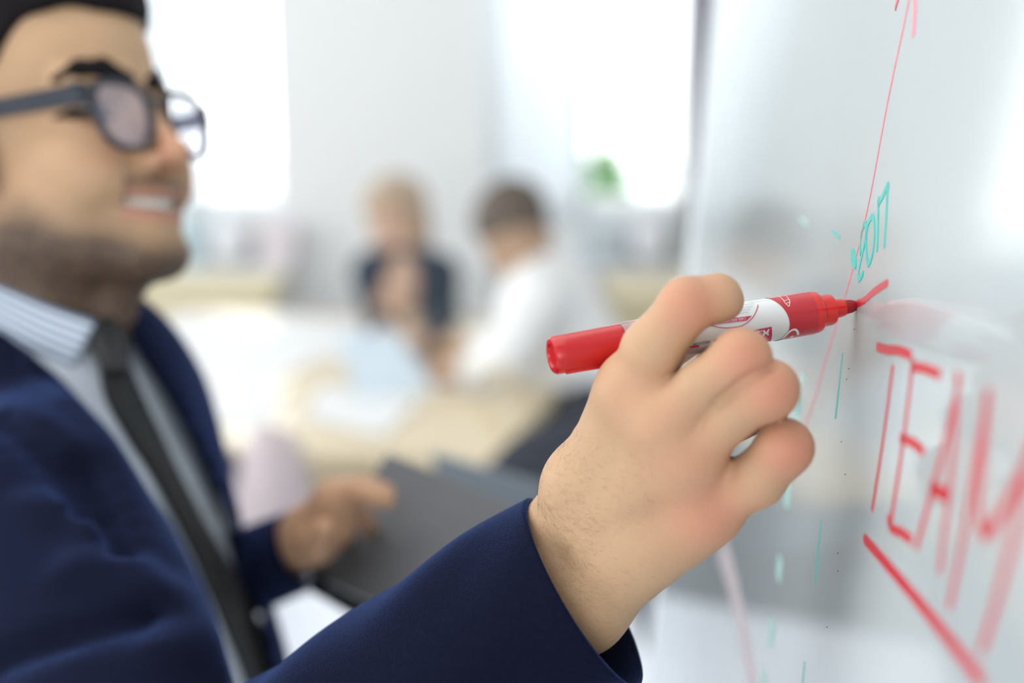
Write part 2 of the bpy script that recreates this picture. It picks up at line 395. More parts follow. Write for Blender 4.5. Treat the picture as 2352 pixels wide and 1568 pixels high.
for i in range(4):
    a = ap[i]; c = ap[(i+1) % 4]; b = MB(); d = c-a; L_ = np.linalg.norm(d); d /= L_; M = np.array([[d[0], -d[1], 0], [d[1], d[0], 0], [0, 0, 1]])
    b.box(((a[0]+c[0])/2, (a[1]+c[1])/2, TZ-.075), (L_, .02, .09), M); b.build('apron', M_wood, tab)
    b = MB(); b.tube([(a[0], a[1], 0), (a[0], a[1], TZ-.03)], .028, 14); b.build('table_leg', M_metal, tab, True)
def sheet(name, pix, lab, m=M_paper, z=TZ, t=.002, cat='paper', grp='papers on the table'):
    o = prism([toZ(x, y, z+t) for x, y in pix], z+t-.0008, z+t, m, name); return tag(o, lab, cat, grp)
sheet('paper_sheet', [(200, 800), (560, 905), (780, 800), (430, 722)], 'large white paper sheet on the left of the table, behind the collar')
sheet('paper_sheet', [(440, 960), (600, 985), (660, 900), (500, 880)], 'white paper at the near left table corner by the lapel', t=.004)
sheet('paper_sheet', [(590, 800), (880, 840), (905, 745), (640, 722)], 'white paper sheet in front of the person in the dark jacket', t=.003)
sheet('paper_sheet', [(1010, 900), (1120, 900), (1150, 800), (1000, 790)], 'white paper sheet left of the red marker end', t=.003)
sheet('paper_sheet', [(700, 960), (880, 1000), (960, 920), (740, 880)], 'cream white paper near the front table edge', t=.004)
# a half-open pale blue brochure standing on the table
p0 = toZ(820, 915, TZ); p1 = toZ(1000, 900, TZ); h = .12
V = [p0, p1, p1+np.array([-.10, .09, h]), p0+np.array([-.05, .10, h]), p1+np.array([-.02, .20, 0]), p0+np.array([-.02, .22, 0])]
V2 = [np.array(v)+np.array([0, .002, .003]) for v in V]
o = mesh('brochure', V+V2, [(0, 1, 2, 3), (3, 2, 4, 5), (6, 9, 8, 7), (9, 11, 10, 8), (0, 6, 7, 1), (0, 3, 9, 6), (1, 7, 8, 2), (3, 5, 11, 9), (2, 8, 10, 4), (4, 10, 11, 5)], M_bpaper, None, False)
tag(o, 'pale blue folded brochure standing on the table', 'brochure')

# ------------------------------------------------------------------ chairs
def office_chair(px, py, d, yaw, lab, zseat=.46):
    p = W(px, py, d); base = np.array([p[0], p[1], 0]); ztop = p[2]
    r = empty('office_chair', base, lab, 'chair', 'dark office chairs around the table')
    ca, sa = math.cos(yaw), math.sin(yaw); M = np.array([[ca, -sa, 0], [sa, ca, 0], [0, 0, 1]])
    def T(v): return base+M@np.array(v, float)
    def fs(P):
        q = (P-base)@M
        return smax(ell(q, (0, 0, ztop-.20), (.21, .05, .21)), np.abs(q[:, 1])-.035, .02)
    V, Fc = nets(fs, base+[-.35, -.35, ztop-.6], base+[.35, .35, ztop+.1], .012); np_mesh('backrest', V, Fc, M_dfab, r)
    def f2(P):
        q = (P-base)@M; return smax(ell(q, (0, -.25, zseat), (.22, .25, .06)), -(q[:, 2]-zseat+.04), .02)
    V, Fc = nets(f2, base+[-.6, -.6, zseat-.15], base+[.6, .6, zseat+.15], .014); np_mesh('seat', V, Fc, M_dfab, r)
    b = MB(); b.tube([T((0, .02, ztop-.35)), T((0, .03, zseat)), T((0, -.05, zseat-.06)), T((0, -.2, zseat-.07))], .018); b.build('back_support', M_black, r, True)
    b = MB(); b.tube([T((0, -.24, .09)), T((0, -.24, zseat-.05))], [.03, .022]); b.build('column', M_black, r, True)
    for k in range(5):
        a = k*2*math.pi/5; b = MB(); b.tube([T((0, -.24, .11)), T((.28*math.cos(a), -.24+.28*math.sin(a), .06))], [.024, .016]); b.build('base_arm', M_black, r, True)
        b = MB(); c = T((.28*math.cos(a), -.24+.28*math.sin(a), .03)); b.tube([c-[.012, 0, 0], c+[.012, 0, 0]], .028, 14); b.build('caster', M_black, r, True)
office_chair(1335, 962, 2.45, math.pi+.2, 'dark office chair between the grey folder and the writing hand')
office_chair(370, 985, 2.3, math.pi-.25, 'dark office chair behind the left arm of the man')
bc = W(628, 1135, 2.27)
fb = lambda P: smax(ell(P, bc, (.060, .060, .115)), (bc[2]-.09)-P[:, 2], .01)+.003*np.sin(P[:, 0]*160+P[:, 2]*30)
V, Fc = nets(fb, bc-.16, bc+.16, .006); tag(np_mesh('draped_coat', V, Fc, mat('pink_grey_cloth', (.55, .47, .49), .9, bump=.3)), 'pale pink-grey coat draped over the back of the dark chair', 'coat')

dk = empty('white_desk', (-.11, 1.72, 0), 'white desk close behind the man, below the grey folder', 'desk')
b = MB(); b.box((-.115, 1.725, .705), (.61, .75, .03), bev=.004); b.build('desktop', mat('white_laminate', (.80, .85, .94), .25, var=.01), dk)
for x in (-.37, .14):
    for y in (1.40, 2.05): b = MB(); b.box((x, y, .345), (.04, .04, .69), bev=.003); b.build('desk_leg', M_alu, dk)
# ------------------------------------------------------------------ head model (mm in a frame x forward, y left, z up, origin between the eyes)
def head_sdf(q, neck=True):
    P = q
    S = lambda c: (np.array(c, float))
    d = ell(P, (-94, 0, 36), (97, 76, 86))
    d = smin(d, ell(P, (-52, 0, -42), (52, 60, 72)), 22)
    ya = np.abs(P[:, 1]); Q = np.stack([P[:, 0], ya, P[:, 2]], 1)
    d = smin(d, ell(Q, (-28, 42, -36), (22, 20, 18)), 18)           # cheekbones
    d = smin(d, ell(Q, (-24, 36, -52), (22, 20, 20)), 14)           # smiling cheeks
    d = smin(d, cone(Q, S((-84, 50, -78)), S((-16, 14, -104)), 15, 14), 22)
    d = smin(d, ell(P, (-16, 0, -104), (21, 24, 17)), 12)           # chin
    d = smin(d, ell(P, (-22, 0, -72), (27, 32, 26)), 12)            # muzzle
    d = smin(d, cone(Q, S((-7, 10, 13)), S((-20, 46, 11)), 8, 8), 10)  # brow ridge
    d = smax(d, -ell(Q, (0, 34, -7), (17, 20, 13)), 10)             # sockets
    d = smin(d, sph(Q, (-23, 33, -8), 14.2), 3)                     # lids
    d = smin(d, cone(P, S((-4, 0, 4)), S((17, 0, -39)), 6.5, 7), 6)  # nose
    d = smin(d, ell(P, (17, 0, -43), (11, 10, 9)), 5)
    d = smin(d, ell(Q, (6, 13, -47), (9, 6, 7.5)), 4)
    d = smax(d, -ell(Q, (9, 6.5, -53), (5, 3.2, 4)), 1.5)
    # mouth: lips and opening
    cz = -71+ (ya/28)**2*4
    P2 = np.stack([P[:, 0]+ (ya/28)**2*13, P[:, 1], P[:, 2]-(cz+71)], 1)
    up = cone(np.stack([P2[:, 0], P2[:, 1], P2[:, 2]], 1), S((1, -33, -66.5)), S((1, 33, -66.5)), 3.8, 3.8)
    lo = cone(P2, S((0, -29, -82)), S((0, 29, -82)), 4.8, 4.8)
    d = smin(d, up, 3); d = smin(d, lo, 4)
    d = smax(d, -ell(P2, (2, 0, -74), (13, 37, 4.8)), 1.5)
    d = smax(d, -cone(Q, S((2, 25, -58)), S((-6, 36, -80)), 1.5, 1.5), 6)   # smile fold
    if neck:
        d = smin(d, cone(P, S((-88, 0, -60)), S((-150, 0, -190)), 58, 60), 16)
        d = smin(d, cone(P, S((-45, 0, -118)), S((-95, 0, -190)), 14, 18), 14)
    # ear
    e = smax(ell(Q, (-98, 76, -14), (17, 7, 31)), -ell(Q, (-94, 84, -12), (10, 6, 19)), 3)
    d = smin(d, e, 4)
    return d
def ss(x, a, b):
    t = np.clip((x-a)/(b-a), 0, 1); return t*t*(3-2*t)
def head_attrs(q):
    x, y, z = q.T; ya = np.abs(y)
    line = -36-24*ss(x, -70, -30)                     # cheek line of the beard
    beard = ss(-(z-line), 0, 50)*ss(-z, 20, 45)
    jaw_beard_shade = ss(-z, 80, 118)*.9  # jaw beard, its colour deepened under the chin to stand for shadow
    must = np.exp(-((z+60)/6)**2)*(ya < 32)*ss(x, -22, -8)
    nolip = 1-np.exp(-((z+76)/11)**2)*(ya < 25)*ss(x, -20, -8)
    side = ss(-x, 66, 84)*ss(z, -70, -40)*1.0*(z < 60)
    beard = np.clip(np.maximum.reduce([beard*1.15*ss(-x, -5, 35)+jaw_beard_shade*1.1, must*.8, side*.7])*nolip, 0, 1)
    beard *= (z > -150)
    fade = ss(-x, 45, 75)*ss(z, 15, 50)*.55
    yy = (ya/28)**2; lipz = z-yy*4; xr = x+yy*13
    lips = (np.exp(-((lipz+67.5)/3.6)**4)+np.exp(-((lipz+82)/4.8)**4))*(ya < 32)*ss(xr, -7, -2)
    red = np.exp(-((x-14)/14)**2-((z+42)/16)**2-(y/16)**2)+.4*np.exp(-((ya-42)/16)**2-((z+40)/16)**2)
    return dict(beard=np.maximum(beard, fade), lips=np.clip(lips, 0, 1), red=np.clip(red, 0, 1))
def head_frame(fw, left, up, t):      # camera-space (x right, y down, z forward) pose to world
    B = np.stack([Rv, -Uv, Fv], 1)
    R = B@np.stack([fw, left, up], 1); u, s, vt = np.linalg.svd(R); R = u@vt
    return R, CAM+B@np.array(t)
RH, TH = head_frame([.8935, -.2144, -.3945], [.3951, -.0419, .9177], [-.2133, -.9759, .0472], [-.2480, -.1625, .9498])
def toH(P): return (P-TH)@RH*1000
def H(*v): return TH+RH@(np.array(v, float)/1000)

# ------------------------------------------------------------------ right hand (the writing hand)
def px(r, d): return r*d/FOC
# nodes: (px, py, depth of the centre, radius in px)
HN = dict(
 wa=(1270, 1290, .615, 98), wb=(1330, 1385, .608, 96), wa2=(1150, 1362, .630, 100), wb2=(1225, 1460, .628, 104),
 ca=(1346, 1115, .588, 84), cb=(1440, 1255, .588, 92), cm=(1400, 1190, .590, 96),
 i0=(1458, 896, .560, 72), m0=(1530, 968, .552, 72), r0=(1582, 1050, .553, 66), p0=(1622, 1165, .565, 68),
 i05=(1498, 803, .548, 68), i1=(1578, 700, .538, 61), i2=(1648, 684, .540, 52), i3=(1662, 690, .560, 47),
 m05=(1614, 881, .536, 54), m1=(1703, 823, .528, 66), m2=(1700, 835, .562, 60), m3=(1640, 850, .585, 52),
 r05=(1679, 951, .539, 57), r1=(1766, 894, .530, 66), r2=(1752, 925, .562, 58), r3=(1690, 965, .588, 50),
 p05=(1738, 1100, .550, 62), p1=(1802, 1028, .540, 63), p2=(1790, 1050, .565, 53), p3=(1735, 1085, .590, 46),
 hy=(1500, 1235, .580, 84), hy2=(1575, 1195, .575, 78),
 t0=(1388, 1030, .607, 68), t1=(1452, 915, .612, 61), t2=(1505, 815, .622, 54), t3=(1592, 768, .612, 44))
HN = {k: (W(*v[:3]), px(v[3], v[2])) for k, v in HN.items()}
def seg(P, a, b): return cone(P, HN[a][0], HN[b][0], HN[a][1], HN[b][1])
def chain(P, ks, k):
    d = seg(P, ks[0], ks[1])
    for a, b in zip(ks[1:], ks[2:]): d = smin(d, seg(P, a, b), k)
    return d
GR = []
def hand_sdf(P):
    palm = smin(seg(P, 'wa', 'wb'), seg(P, 'wa', 'ca'), .012)
    for a, b in (('wa', 'wa2'), ('wb', 'wb2'), ('wa2', 'wb2'), ('wb', 'cb'), ('ca', 'cb'), ('ca', 'i0'), ('cm', 'm0'), ('cm', 'r0'), ('cb', 'p0'), ('wb', 'hy'), ('hy', 'hy2'), ('hy2', 'p0'),
                 ('i0', 'm0'), ('m0', 'r0'), ('r0', 'p0'), ('wa', 't0'), ('t0', 'i0')):
        palm = smin(palm, seg(P, a, b), .010)
    fi = chain(P, ['i0', 'i05', 'i1', 'i2', 'i3'], .004)
    fm = chain(P, ['m0', 'm05', 'm1', 'm2', 'm3'], .004)
    fr = chain(P, ['r0', 'r05', 'r1', 'r2', 'r3'], .004)
    fp = chain(P, ['p0', 'p05', 'p1', 'p2', 'p3'], .004)
    fm = smin(fm, seg(P, 'm0', 'm05'), .001)
    th = chain(P, ['t0', 't1', 't2', 't3'], .005)
    f = smin(smin(smin(fi, fm, .0008), fr, .0008), fp, .0006)
    d = smin(palm, f, .0045)
    for a, b, r_ in GR: d = smax(d, -cone(P, a, b, r_, r_), .003)
    return smin(d, th, .004)
for cr, r_ in (([(1640, 922), (1672, 901), (1704, 876), (1738, 856), (1764, 846), (1788, 838)], .0017), ([(1560, 842), (1585, 822), (1606, 806)], .0012)):
    q = [march(hand_sdf, x, y, .48, .58, 500) for x, y in catmull(cr, 9)]; q = [a-Fv*.0003 for a in q if a is not None]
    rr = [r_*(.35+.65*math.sin(math.pi*min(1, .12+.8*k/len(q)))) for k in range(len(q))]
    CR = [(a, b, u, v) for a, b, u, v in zip(q[:-1], q[1:], rr[:-1], rr[1:])]; exec_base = hand_sdf
    def hand_sdf(P, base=exec_base, CR=CR):
        d = base(P); g = np.full(len(P), 1e9)
        for a, b, u, v in CR: g = np.minimum(g, cone(P, a, b, u, v))
        return smax(d, -g, .0016)
lo = np.array([1e9]*3); hi = -lo
for c, r_ in HN.values(): lo = np.minimum(lo, c-r_); hi = np.maximum(hi, c+r_)
HV, HF = nets(hand_sdf, lo-.006, hi+.006, .00125)
hred = np.zeros(len(HV)); hvein = np.zeros(len(HV))
for k, s, a in (('i1', .010, .9), ('m1', .010, .9), ('r1', .010, .9), ('p1', .010, 1.), ('i0', .012, .35), ('m0', .012, .4), ('r0', .013, .5), ('p0', .014, .9), ('i3', .011, .8), ('hy2', .012, .35)):
    c = HN[k][0]-HN[k][1]*(Fv); hred = np.maximum(hred, a*np.exp(-((HV-c)**2).sum(1)/(2*s*s)))

# ------------------------------------------------------------------ the man: body mesh (head, neck, both hands) and clothing
M_skin = skin_mat('olive_skin', (.56, .355, .21))
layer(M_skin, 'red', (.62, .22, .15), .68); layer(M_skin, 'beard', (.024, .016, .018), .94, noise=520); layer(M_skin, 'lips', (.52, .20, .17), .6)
hv, hf = nets(lambda P: head_sdf(toH(P))/1000, TH-np.array([.30, .30, .30]), TH+np.array([.22, .30, .26]), .0028)
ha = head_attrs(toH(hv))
# left hand on the folder
LN = dict(w0=(640, 1275, 1.06, 62), w=(715, 1225, 1.035, 56), k1=(770, 1150, 1.015, 44), k2=(760, 1200, 1.02, 44),
 a1=(820, 1128, 1.0, 27), a2=(865, 1140, .99, 24), a3=(888, 1148, .99, 20),
 b1=(800, 1118, 1.03, 26), b2=(850, 1118, 1.04, 24), b3=(890, 1132, 1.04, 20),
 t1=(730, 1255, 1.0, 30), t2=(745, 1215, .985, 26), c1=(790, 1175, 1.03, 25), c2=(835, 1190, 1.05, 22), c3=(850, 1215, 1.06, 19), d1=(770, 1215, 1.05, 23), d2=(805, 1235, 1.07, 19))
LN = {k: (W(*v[:3]), px(v[3], v[2])) for k, v in LN.items()}
def lhand(P):
    g = lambda a, b: cone(P, LN[a][0], LN[b][0], LN[a][1], LN[b][1])
    d = smin(g('w0', 'w'), g('w', 'k1'), .015); d = smin(d, g('w', 'k2'), .015); d = smin(d, g('k1', 'k2'), .012)
    f = smin(g('a1', 'a2'), g('a2', 'a3'), .003); f = smin(f, smin(g('b1', 'b2'), g('b2', 'b3'), .003), .002)
    f = smin(f, smin(g('c1', 'c2'), g('c2', 'c3'), .003), .002); f = smin(f, g('d1', 'd2'), .002)
    f = smin(f, smin(g('k1', 'a1'), g('k1', 'b1'), .002), .003); f = smin(f, smin(g('k2', 'c1'), g('k2', 'd1'), .002), .003)
    d = smin(d, f, .006); return smin(d, smin(g('w', 't1'), g('t1', 't2'), .004), .006)
lo2 = np.array([1e9]*3); hi2 = -lo2
for c, r_ in LN.values(): lo2 = np.minimum(lo2, c-r_); hi2 = np.maximum(hi2, c+r_)
lv, lf = nets(lhand, lo2-.01, hi2+.01, .0025)
# arms and trunk under the clothes, so that the hands, neck and head belong to one figure
SHR = W(60, 1250, .86); ELB = W(420, 2060, .65); WR = W(1230, 1395, .618); SHL = W(230, 985, 1.15); ELL = W(430, 1365, 1.16); WL = W(640, 1275, 1.06)
NK = H(-120, 0, -175); HIP = W(420, 2150, 1.12)
def trunk(P):
    d = cone(P, SHR, ELB, .045, .038); d = smin(d, cone(P, ELB, WR, .038, .026), .02)
    d = smin(d, cone(P, SHL, ELL, .040, .030), .02); d = smin(d, cone(P, ELL, WL, .030, .019), .02)
    d = smin(d, cone(P, NK, (SHR+SHL)/2, .055, .075), .03); d = smin(d, cone(P, SHR, SHL, .05, .05), .04)
    return smin(d, cone(P, W(110, 1010, 1.03), W(300, 1700, 1.06), .07, .08), .03)
pts = np.array([SHR, ELB, WR, SHL, ELL, WL, NK, HIP])
tv, tf = nets(trunk, pts.min(0)-.13, pts.max(0)+.13, .010)
allV = np.concatenate([HV, hv, lv, tv]); n1, n2, n3 = len(HV), len(hv), len(lv)
allF = np.concatenate([HF, hf+n1, lf+n1+n2, tf+n1+n2+n3])
z_ = np.zeros
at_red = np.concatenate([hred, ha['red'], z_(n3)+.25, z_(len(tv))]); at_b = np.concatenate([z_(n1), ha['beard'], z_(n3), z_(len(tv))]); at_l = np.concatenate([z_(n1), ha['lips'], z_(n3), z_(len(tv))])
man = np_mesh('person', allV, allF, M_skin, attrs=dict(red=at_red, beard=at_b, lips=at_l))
tag(man, 'bearded man in glasses, navy jacket and dark tie, writing on the whiteboard', 'person')
# teeth, eyes
M_teeth = mat('teeth', (.85, .80, .74), .2, var=.03); M_eye = mat('eye_white', (.75, .73, .72), .15)
b = MB()
for k in range(-7, 8):
    y = k*4.4; zc = -71.5+(abs(y)/28)**2*4; xo = 1-(abs(y)/28)**2*13
    R3 = RH@np.diag([1, 1, 1])
    b.box(H(xo-2.2, y, zc-1.0), (.005, .0043, .0075), R3, bev=.0012)
b.build('teeth', M_teeth, man, True)
for s in (-1, 1):
    V, Fc = nets(lambda P: sph(toH(P), (-21.6, s*33, -8), 13.6)/1000, H(-21.6, s*33, -8)-.017, H(-21.6, s*33, -8)+.017, .0016)
    q = toH(V)-np.array([-21.6, s*33, -8]); iris = (q[:, 0] > 11.6).astype(float)
    m_ = M_eye if s == -1 else M_eye
    o = np_mesh('eye', V, Fc, m_, man, attrs=dict(iris=iris))
layer(M_eye, 'iris', (.03, .018, .012), 1)
# lids: thin shells over the eyes leaving a narrow slit
for s_ in (-1, 1):
    def lids(P):
        q = toH(P); c = np.array([-21.6, s_*33, -8.])
        return np.maximum(np.maximum(sph(q, c, 15.2), -sph(q, c, 13.8)), np.maximum(2.0-np.abs(q[:, 2]-c[2]+1.0), -(q[:, 0]+26)))/1000
    V, Fc = nets(lids, H(-21.6, s_*33, -8)-.02, H(-21.6, s_*33, -8)+.02, .0012, project=False)
    np_mesh('eyelid', V, Fc, M_skin, man, attrs=dict(red=z_(len(V))+.3, beard=z_(len(V))+.25, lips=z_(len(V))))
b = MB()
hs = lambda P: np.minimum(head_sdf(toH(P), False), sph(np.stack([toH(P)[:, 0], np.abs(toH(P)[:, 1]), toH(P)[:, 2]], 1), (-21.6, 33, -8), 15.2))/1000
lash_shade = [toH((march(hs, x, y, .8, 1.1, 500) if march(hs, x, y, .8, 1.1, 500) is not None else W(x, y, .93))[None])[0] for x, y in catmull([(122, 272), (145, 266), (172, 261), (205, 259), (240, 264), (262, 272)], 11)]
for s_ in (1, -1):
    b = MB(); b.tube([H(q[0], q[1]*s_, q[2]) for q in lash_shade], [.001, .0022, .0031, .0034, .0034, .0033, .003, .0024, .0019, .0013, .0006], 6); b.build('lashes_and_shade', M_hair, man, True)  # dark tube thickened to stand for lashes plus shade in the eye slit
# eyebrows
def brows(P):
    q = toH(P); Q = np.stack([q[:, 0], np.abs(q[:, 1]), q[:, 2]], 1)
    d = cone(Q, np.array([-1, 10, 11.]), np.array([-4, 28, 18.]), 6.0, 6.4); d = smin(d, cone(Q, np.array([-4, 28, 18.]), np.array([-11, 43, 18.]), 6.4, 5.6), 4); d = smin(d, cone(Q, np.array([-11, 43, 18.]), np.array([-22, 56, 12.]), 5.6, 2.4), 4)
    hd = head_sdf(q, False); return np.maximum(d, hd-3.0)/1000
V, Fc = nets(brows, H(-10, 0, 15)-.075, H(-10, 0, 15)+.075, .0018); np_mesh('eyebrow', V, Fc, M_hair, man)
# hair cap
def hair(P):
    q = toH(P); x, y, z = q.T; ya = np.abs(y)
    hd = head_sdf(q, False)
    wav = 1.2*np.sin(x/5+np.sin(z/9)*2)*np.cos(y/6)
    thick = 5+13*ss(z, 50, 95)+wav
    line = 57-32*ss(-x, 30, 62)-40*ss(-x, 70, 90)+4*np.exp(-((ya-38)/12)**2)*ss(x, -45, -20)
    cut = line-z
    back = ss(-x, 95, 120)*80
    return np.maximum(smax(hd-thick, cut-back, 6), -(hd+3))/1000
V, Fc = nets(hair, TH-np.array([.30, .26, .30]), TH+np.array([.2, .26, .26]), .0035); np_mesh('hair', V, Fc, M_hair, man)
# ------------------------------------------------------------------ clothing of the man
def torso(P):
    d = cone(P, W(110, 1010, 1.03), W(238, 1600, 1.06), .105, .117)
    d = smin(d, cone(P, W(238, 1600, 1.06), W(400, 2250, 1.10), .117, .13), .03)
    d = smin(d, cone(P, SHR, SHL, .055, .05), .05)
    d = smin(d, cone(P, NK, W(110, 1000, 1.03), .062, .09), .04)
    return d
M_stripe = mat('striped_shirt_cotton', (.74, .78, .84), .75, var=.01)
nt = M_stripe.node_tree; bs = nt.nodes['Principled BSDF']; at = nt.nodes.new('ShaderNodeAttribute'); at.attribute_name = 'v'
mm = nt.nodes.new('ShaderNodeMath'); mm.operation = 'MULTIPLY'; mm.inputs[1].default_value = 2*math.pi*7; sn = nt.nodes.new('ShaderNodeMath'); sn.operation = 'SINE'
mr = nt.nodes.new('ShaderNodeMapRange'); mr.inputs[1].default_value = -.2; mr.inputs[2].default_value = .3; mx = nt.nodes.new('ShaderNodeMix'); mx.data_type = 'RGBA'
mx.inputs['B'].default_value = (.17, .26, .42, 1); nt.links.new(at.outputs['Fac'], mm.inputs[0]); nt.links.new(mm.outputs[0], sn.inputs[0]); nt.links.new(sn.outputs[0], mr.inputs[0]); nt.links.new(mr.outputs[0], mx.inputs['Factor'])
nt.links.new(bs.inputs['Base Color'].links[0].from_socket, mx.inputs['A']); nt.links.new(mx.outputs['Result'], bs.inputs['Base Color'])
V, Fc = nets(torso, pts.min(0)-.16, pts.max(0)+.16, .009); 
keepv = V
shirt = np_mesh('shirt', V, Fc, M_shirt, man, attrs=dict(v=np.zeros(len(V))))
def insetpoly(P, poly):      # signed distance to a polygon of view rays (a wedge), in metres
    x, y, d = proj(P); p = np.stack([x, y], 1); poly = np.array(poly, float); n = len(poly)
    dist = np.full(len(P), 1e9); ins = np.zeros(len(P), bool)
    for i in range(n):
        a = poly[i]; b_ = poly[(i+1) % n]; e = b_-a; w_ = p-a; t = np.clip((w_@e)/(e@e), 0, 1)
        dist = np.minimum(dist, np.linalg.norm(w_-t[:, None]*e, axis=1))
        c = ((a[1] > p[:, 1]) != (b_[1] > p[:, 1])) & (p[:, 0] < (b_[0]-a[0])*(p[:, 1]-a[1])/(b_[1]-a[1]+1e-9)+a[0]); ins ^= c
    return np.where(ins, -dist, dist)*np.maximum(d, .1)/FOC
Vopen = [(-200, 560), (-60, 700), (60, 800), (135, 862), (193, 925), (262, 1000), (312, 1080), (345, 1135), (400, 1215), (450, 1310), (490, 1400), (520, 1500), (550, 1620), (650, 1620), (615, 1500), (596, 1400), (578, 1318), (540, 1215), (480, 1095), (425, 985), (375, 900), (320, 820), (285, 740), (262, 690), (200, 560)]
def jack0(P):
    d = torso(P)-.014
    d = smin(d, cone(P, SHR, ELB, .080, .066), .03)
    return smin(d, cone(P, SHL, W(415, 1370, 1.17), .070, .046), .03)
ridges = [([(0, 926), (96, 997), (173, 1074), (212, 1138), (257, 1203)], .012), ([(0, 880), (128, 935), (212, 1010), (270, 1110), (308, 1230), (345, 1370)], .016),
 ([(250, 1075), (360, 1145), (450, 1262), (514, 1390), (559, 1480), (596, 1590)], .012), ([(60, 1160), (167, 1195), (222, 1250), (250, 1310)], .013),
 ([(141, 1340), (205, 1325), (283, 1350), (330, 1402), (370, 1412), (386, 1450), (398, 1498)], .017), ([(330, 1525), (398, 1522), (450, 1505), (488, 1535), (514, 1590)], .016),
 ([(300, 1150), (380, 1290), (430, 1420), (470, 1560)], .010)]
RS = []
for poly, r_ in ridges:
    c = catmull(poly, 9); q = []
    for x, y in c:
        h_ = march(jack0, x, y, .45, 1.5)
        if h_ is not None: q.append(h_+Fv*r_*.45)
    RS.append((np.array(q), r_))
valleys = []
for poly, r_ in [([(0, 1524), (100, 1490), (193, 1458), (308, 1425), (340, 1425)], .004), ([(0, 960), (90, 1035), (160, 1120), (195, 1200)], .006), ([(190, 1080), (235, 1170), (275, 1270), (270, 1300)], .005), ([(345, 1180), (420, 1300), (480, 1420), (530, 1560)], .006)]:
    q = [h_ for h_ in (march(jack0, x, y, .45, 1.5) for x, y in catmull(poly, 8)) if h_ is not None]; valleys.append((np.array(q), r_))
def jacket(P):
    d = jack0(P)
    near = d < .05
    if near.any():
        Q = P[near]; e = d[near]
        for q, r_ in RS:
            g = np.full(len(Q), 1e9)
            m_ = len(q)-1
            for k, (a, b_) in enumerate(zip(q[:-1], q[1:])): g = np.minimum(g, cone(Q, a, b_, r_*(.3+.7*math.sin(math.pi*k/m_)**.6), r_*(.3+.7*math.sin(math.pi*(k+1)/m_+1e-6)**.6 if k+1 < m_ else .3)))
            e = smin(e, g, .013)
        for q, r_ in valleys:
            g = np.full(len(Q), 1e9)
            for a, b_ in zip(q[:-1], q[1:]): g = np.minimum(g, cone(Q, a, b_, r_, r_))
            e = smax(e, -g, .014)
        d = d.copy(); d[near] = e
    x, y, dd = proj(P)
    cut = np.where(dd < 1.15, insetpoly(P, Vopen), .1)
    d = smax(d, -cut, .003)
    return np.maximum(d, -np.where(cut < .05, torso(P)-.003, 1))
V, Fc = nets(jacket, pts.min(0)-.16, pts.max(0)+.17, .0055, project=False)
# relax the staircase of the cut edges a little
jk = np_mesh('jacket', V, Fc, M_navy, man)
sm = jk.modifiers.new('smooth', 'SMOOTH'); sm.iterations = 4; sm.factor = .5
def drape(name, L_, R_, n, m, surf, th, material, off=.001, fall=None, bulge=0):
    L_ = catmull(L_, n); R_ = catmull(R_, n); G = np.full((n, m, 3), np.nan); D = np.full((n, m), np.nan)
    for i in range(n):
        for j in range(m):
            t = j/(m-1); x, y = L_[i]*(1-t)+R_[i]*t
            if fall is None:
                h_ = march(surf, x, y, .5, 1.5, 200)
                if h_ is not None: D[i, j] = (h_-CAM)@Fv
            else: D[i, j] = fall[0]+(fall[1]-fall[0])*i/(n-1)
    ok = ~np.isnan(D); last = np.nanmean(D)
    for i in range(n):
        for j in range(m):
            if np.isnan(D[i, j]):
                k = np.argwhere(ok); q = k[np.argmin(((k-[i, j])**2).sum(1))]; D[i, j] = D[tuple(q)]+.002
    for _ in range(3): D[1:-1] = (D[:-2]+D[1:-1]*2+D[2:])/4
    V = []
    for s_ in (0, 1):
        for i in range(n):
            for j in range(m):
                t = j/(m-1); x, y = L_[i]*(1-t)+R_[i]*t
                V.append(W(x, y, D[i, j]-off-(th*(.25+.75*math.sin(math.pi*t)**.5)+bulge*math.sin(math.pi*t) if s_ else 0)))
    Fc = []; N_ = n*m
    for i in range(n-1):
        for j in range(m-1):
            a = i*m+j; Fc += [(a, a+1, a+m+1, a+m), (N_+a, N_+a+m, N_+a+m+1, N_+a+1)]
    for i in range(n-1):
        a = i*m; Fc += [(a, a+m, N_+a+m, N_+a)]; a = i*m+m-1; Fc += [(a, N_+a, N_+a+m, a+m)]
    for j in range(m-1):
        a = j; Fc += [(a, N_+a, N_+a+1, a+1)]; a = (n-1)*m+j; Fc += [(a, a+1, N_+a+1, N_+a)]
    o = np_mesh(name, np.array(V), np.array(Fc), material, man, attrs=dict(v=np.tile(np.tile(np.linspace(0, 1, m), n), 2)))
    return o
drape('tie', [(226, 790), (236, 900), (288, 1000), (338, 1080), (410, 1205), (462, 1320), (512, 1440), (575, 1600)], [(285, 800), (322, 890), (374, 1000), (412, 1080), (478, 1205), (548, 1325), (606, 1440), (688, 1600)], 26, 9, torso, .007, M_tie, .003)
drape('tie_knot', [(220, 735), (205, 790), (235, 850)], [(272, 722), (298, 780), (300, 852)], 10, 8, torso, .016, M_tie, .012)
drape('shirt_collar', [(-90, 622), (0, 656), (110, 700), (222, 738)], [(-90, 700), (0, 778), (80, 835), (152, 872)], 14, 12, None, .004, M_stripe, 0, fall=(.925, .935), bulge=.004)
drape('shirt_collar', [(232, 712), (250, 760), (300, 860)], [(268, 692), (285, 752), (322, 850)], 8, 6, None, .004, M_stripe, 0, fall=(.965, .985))
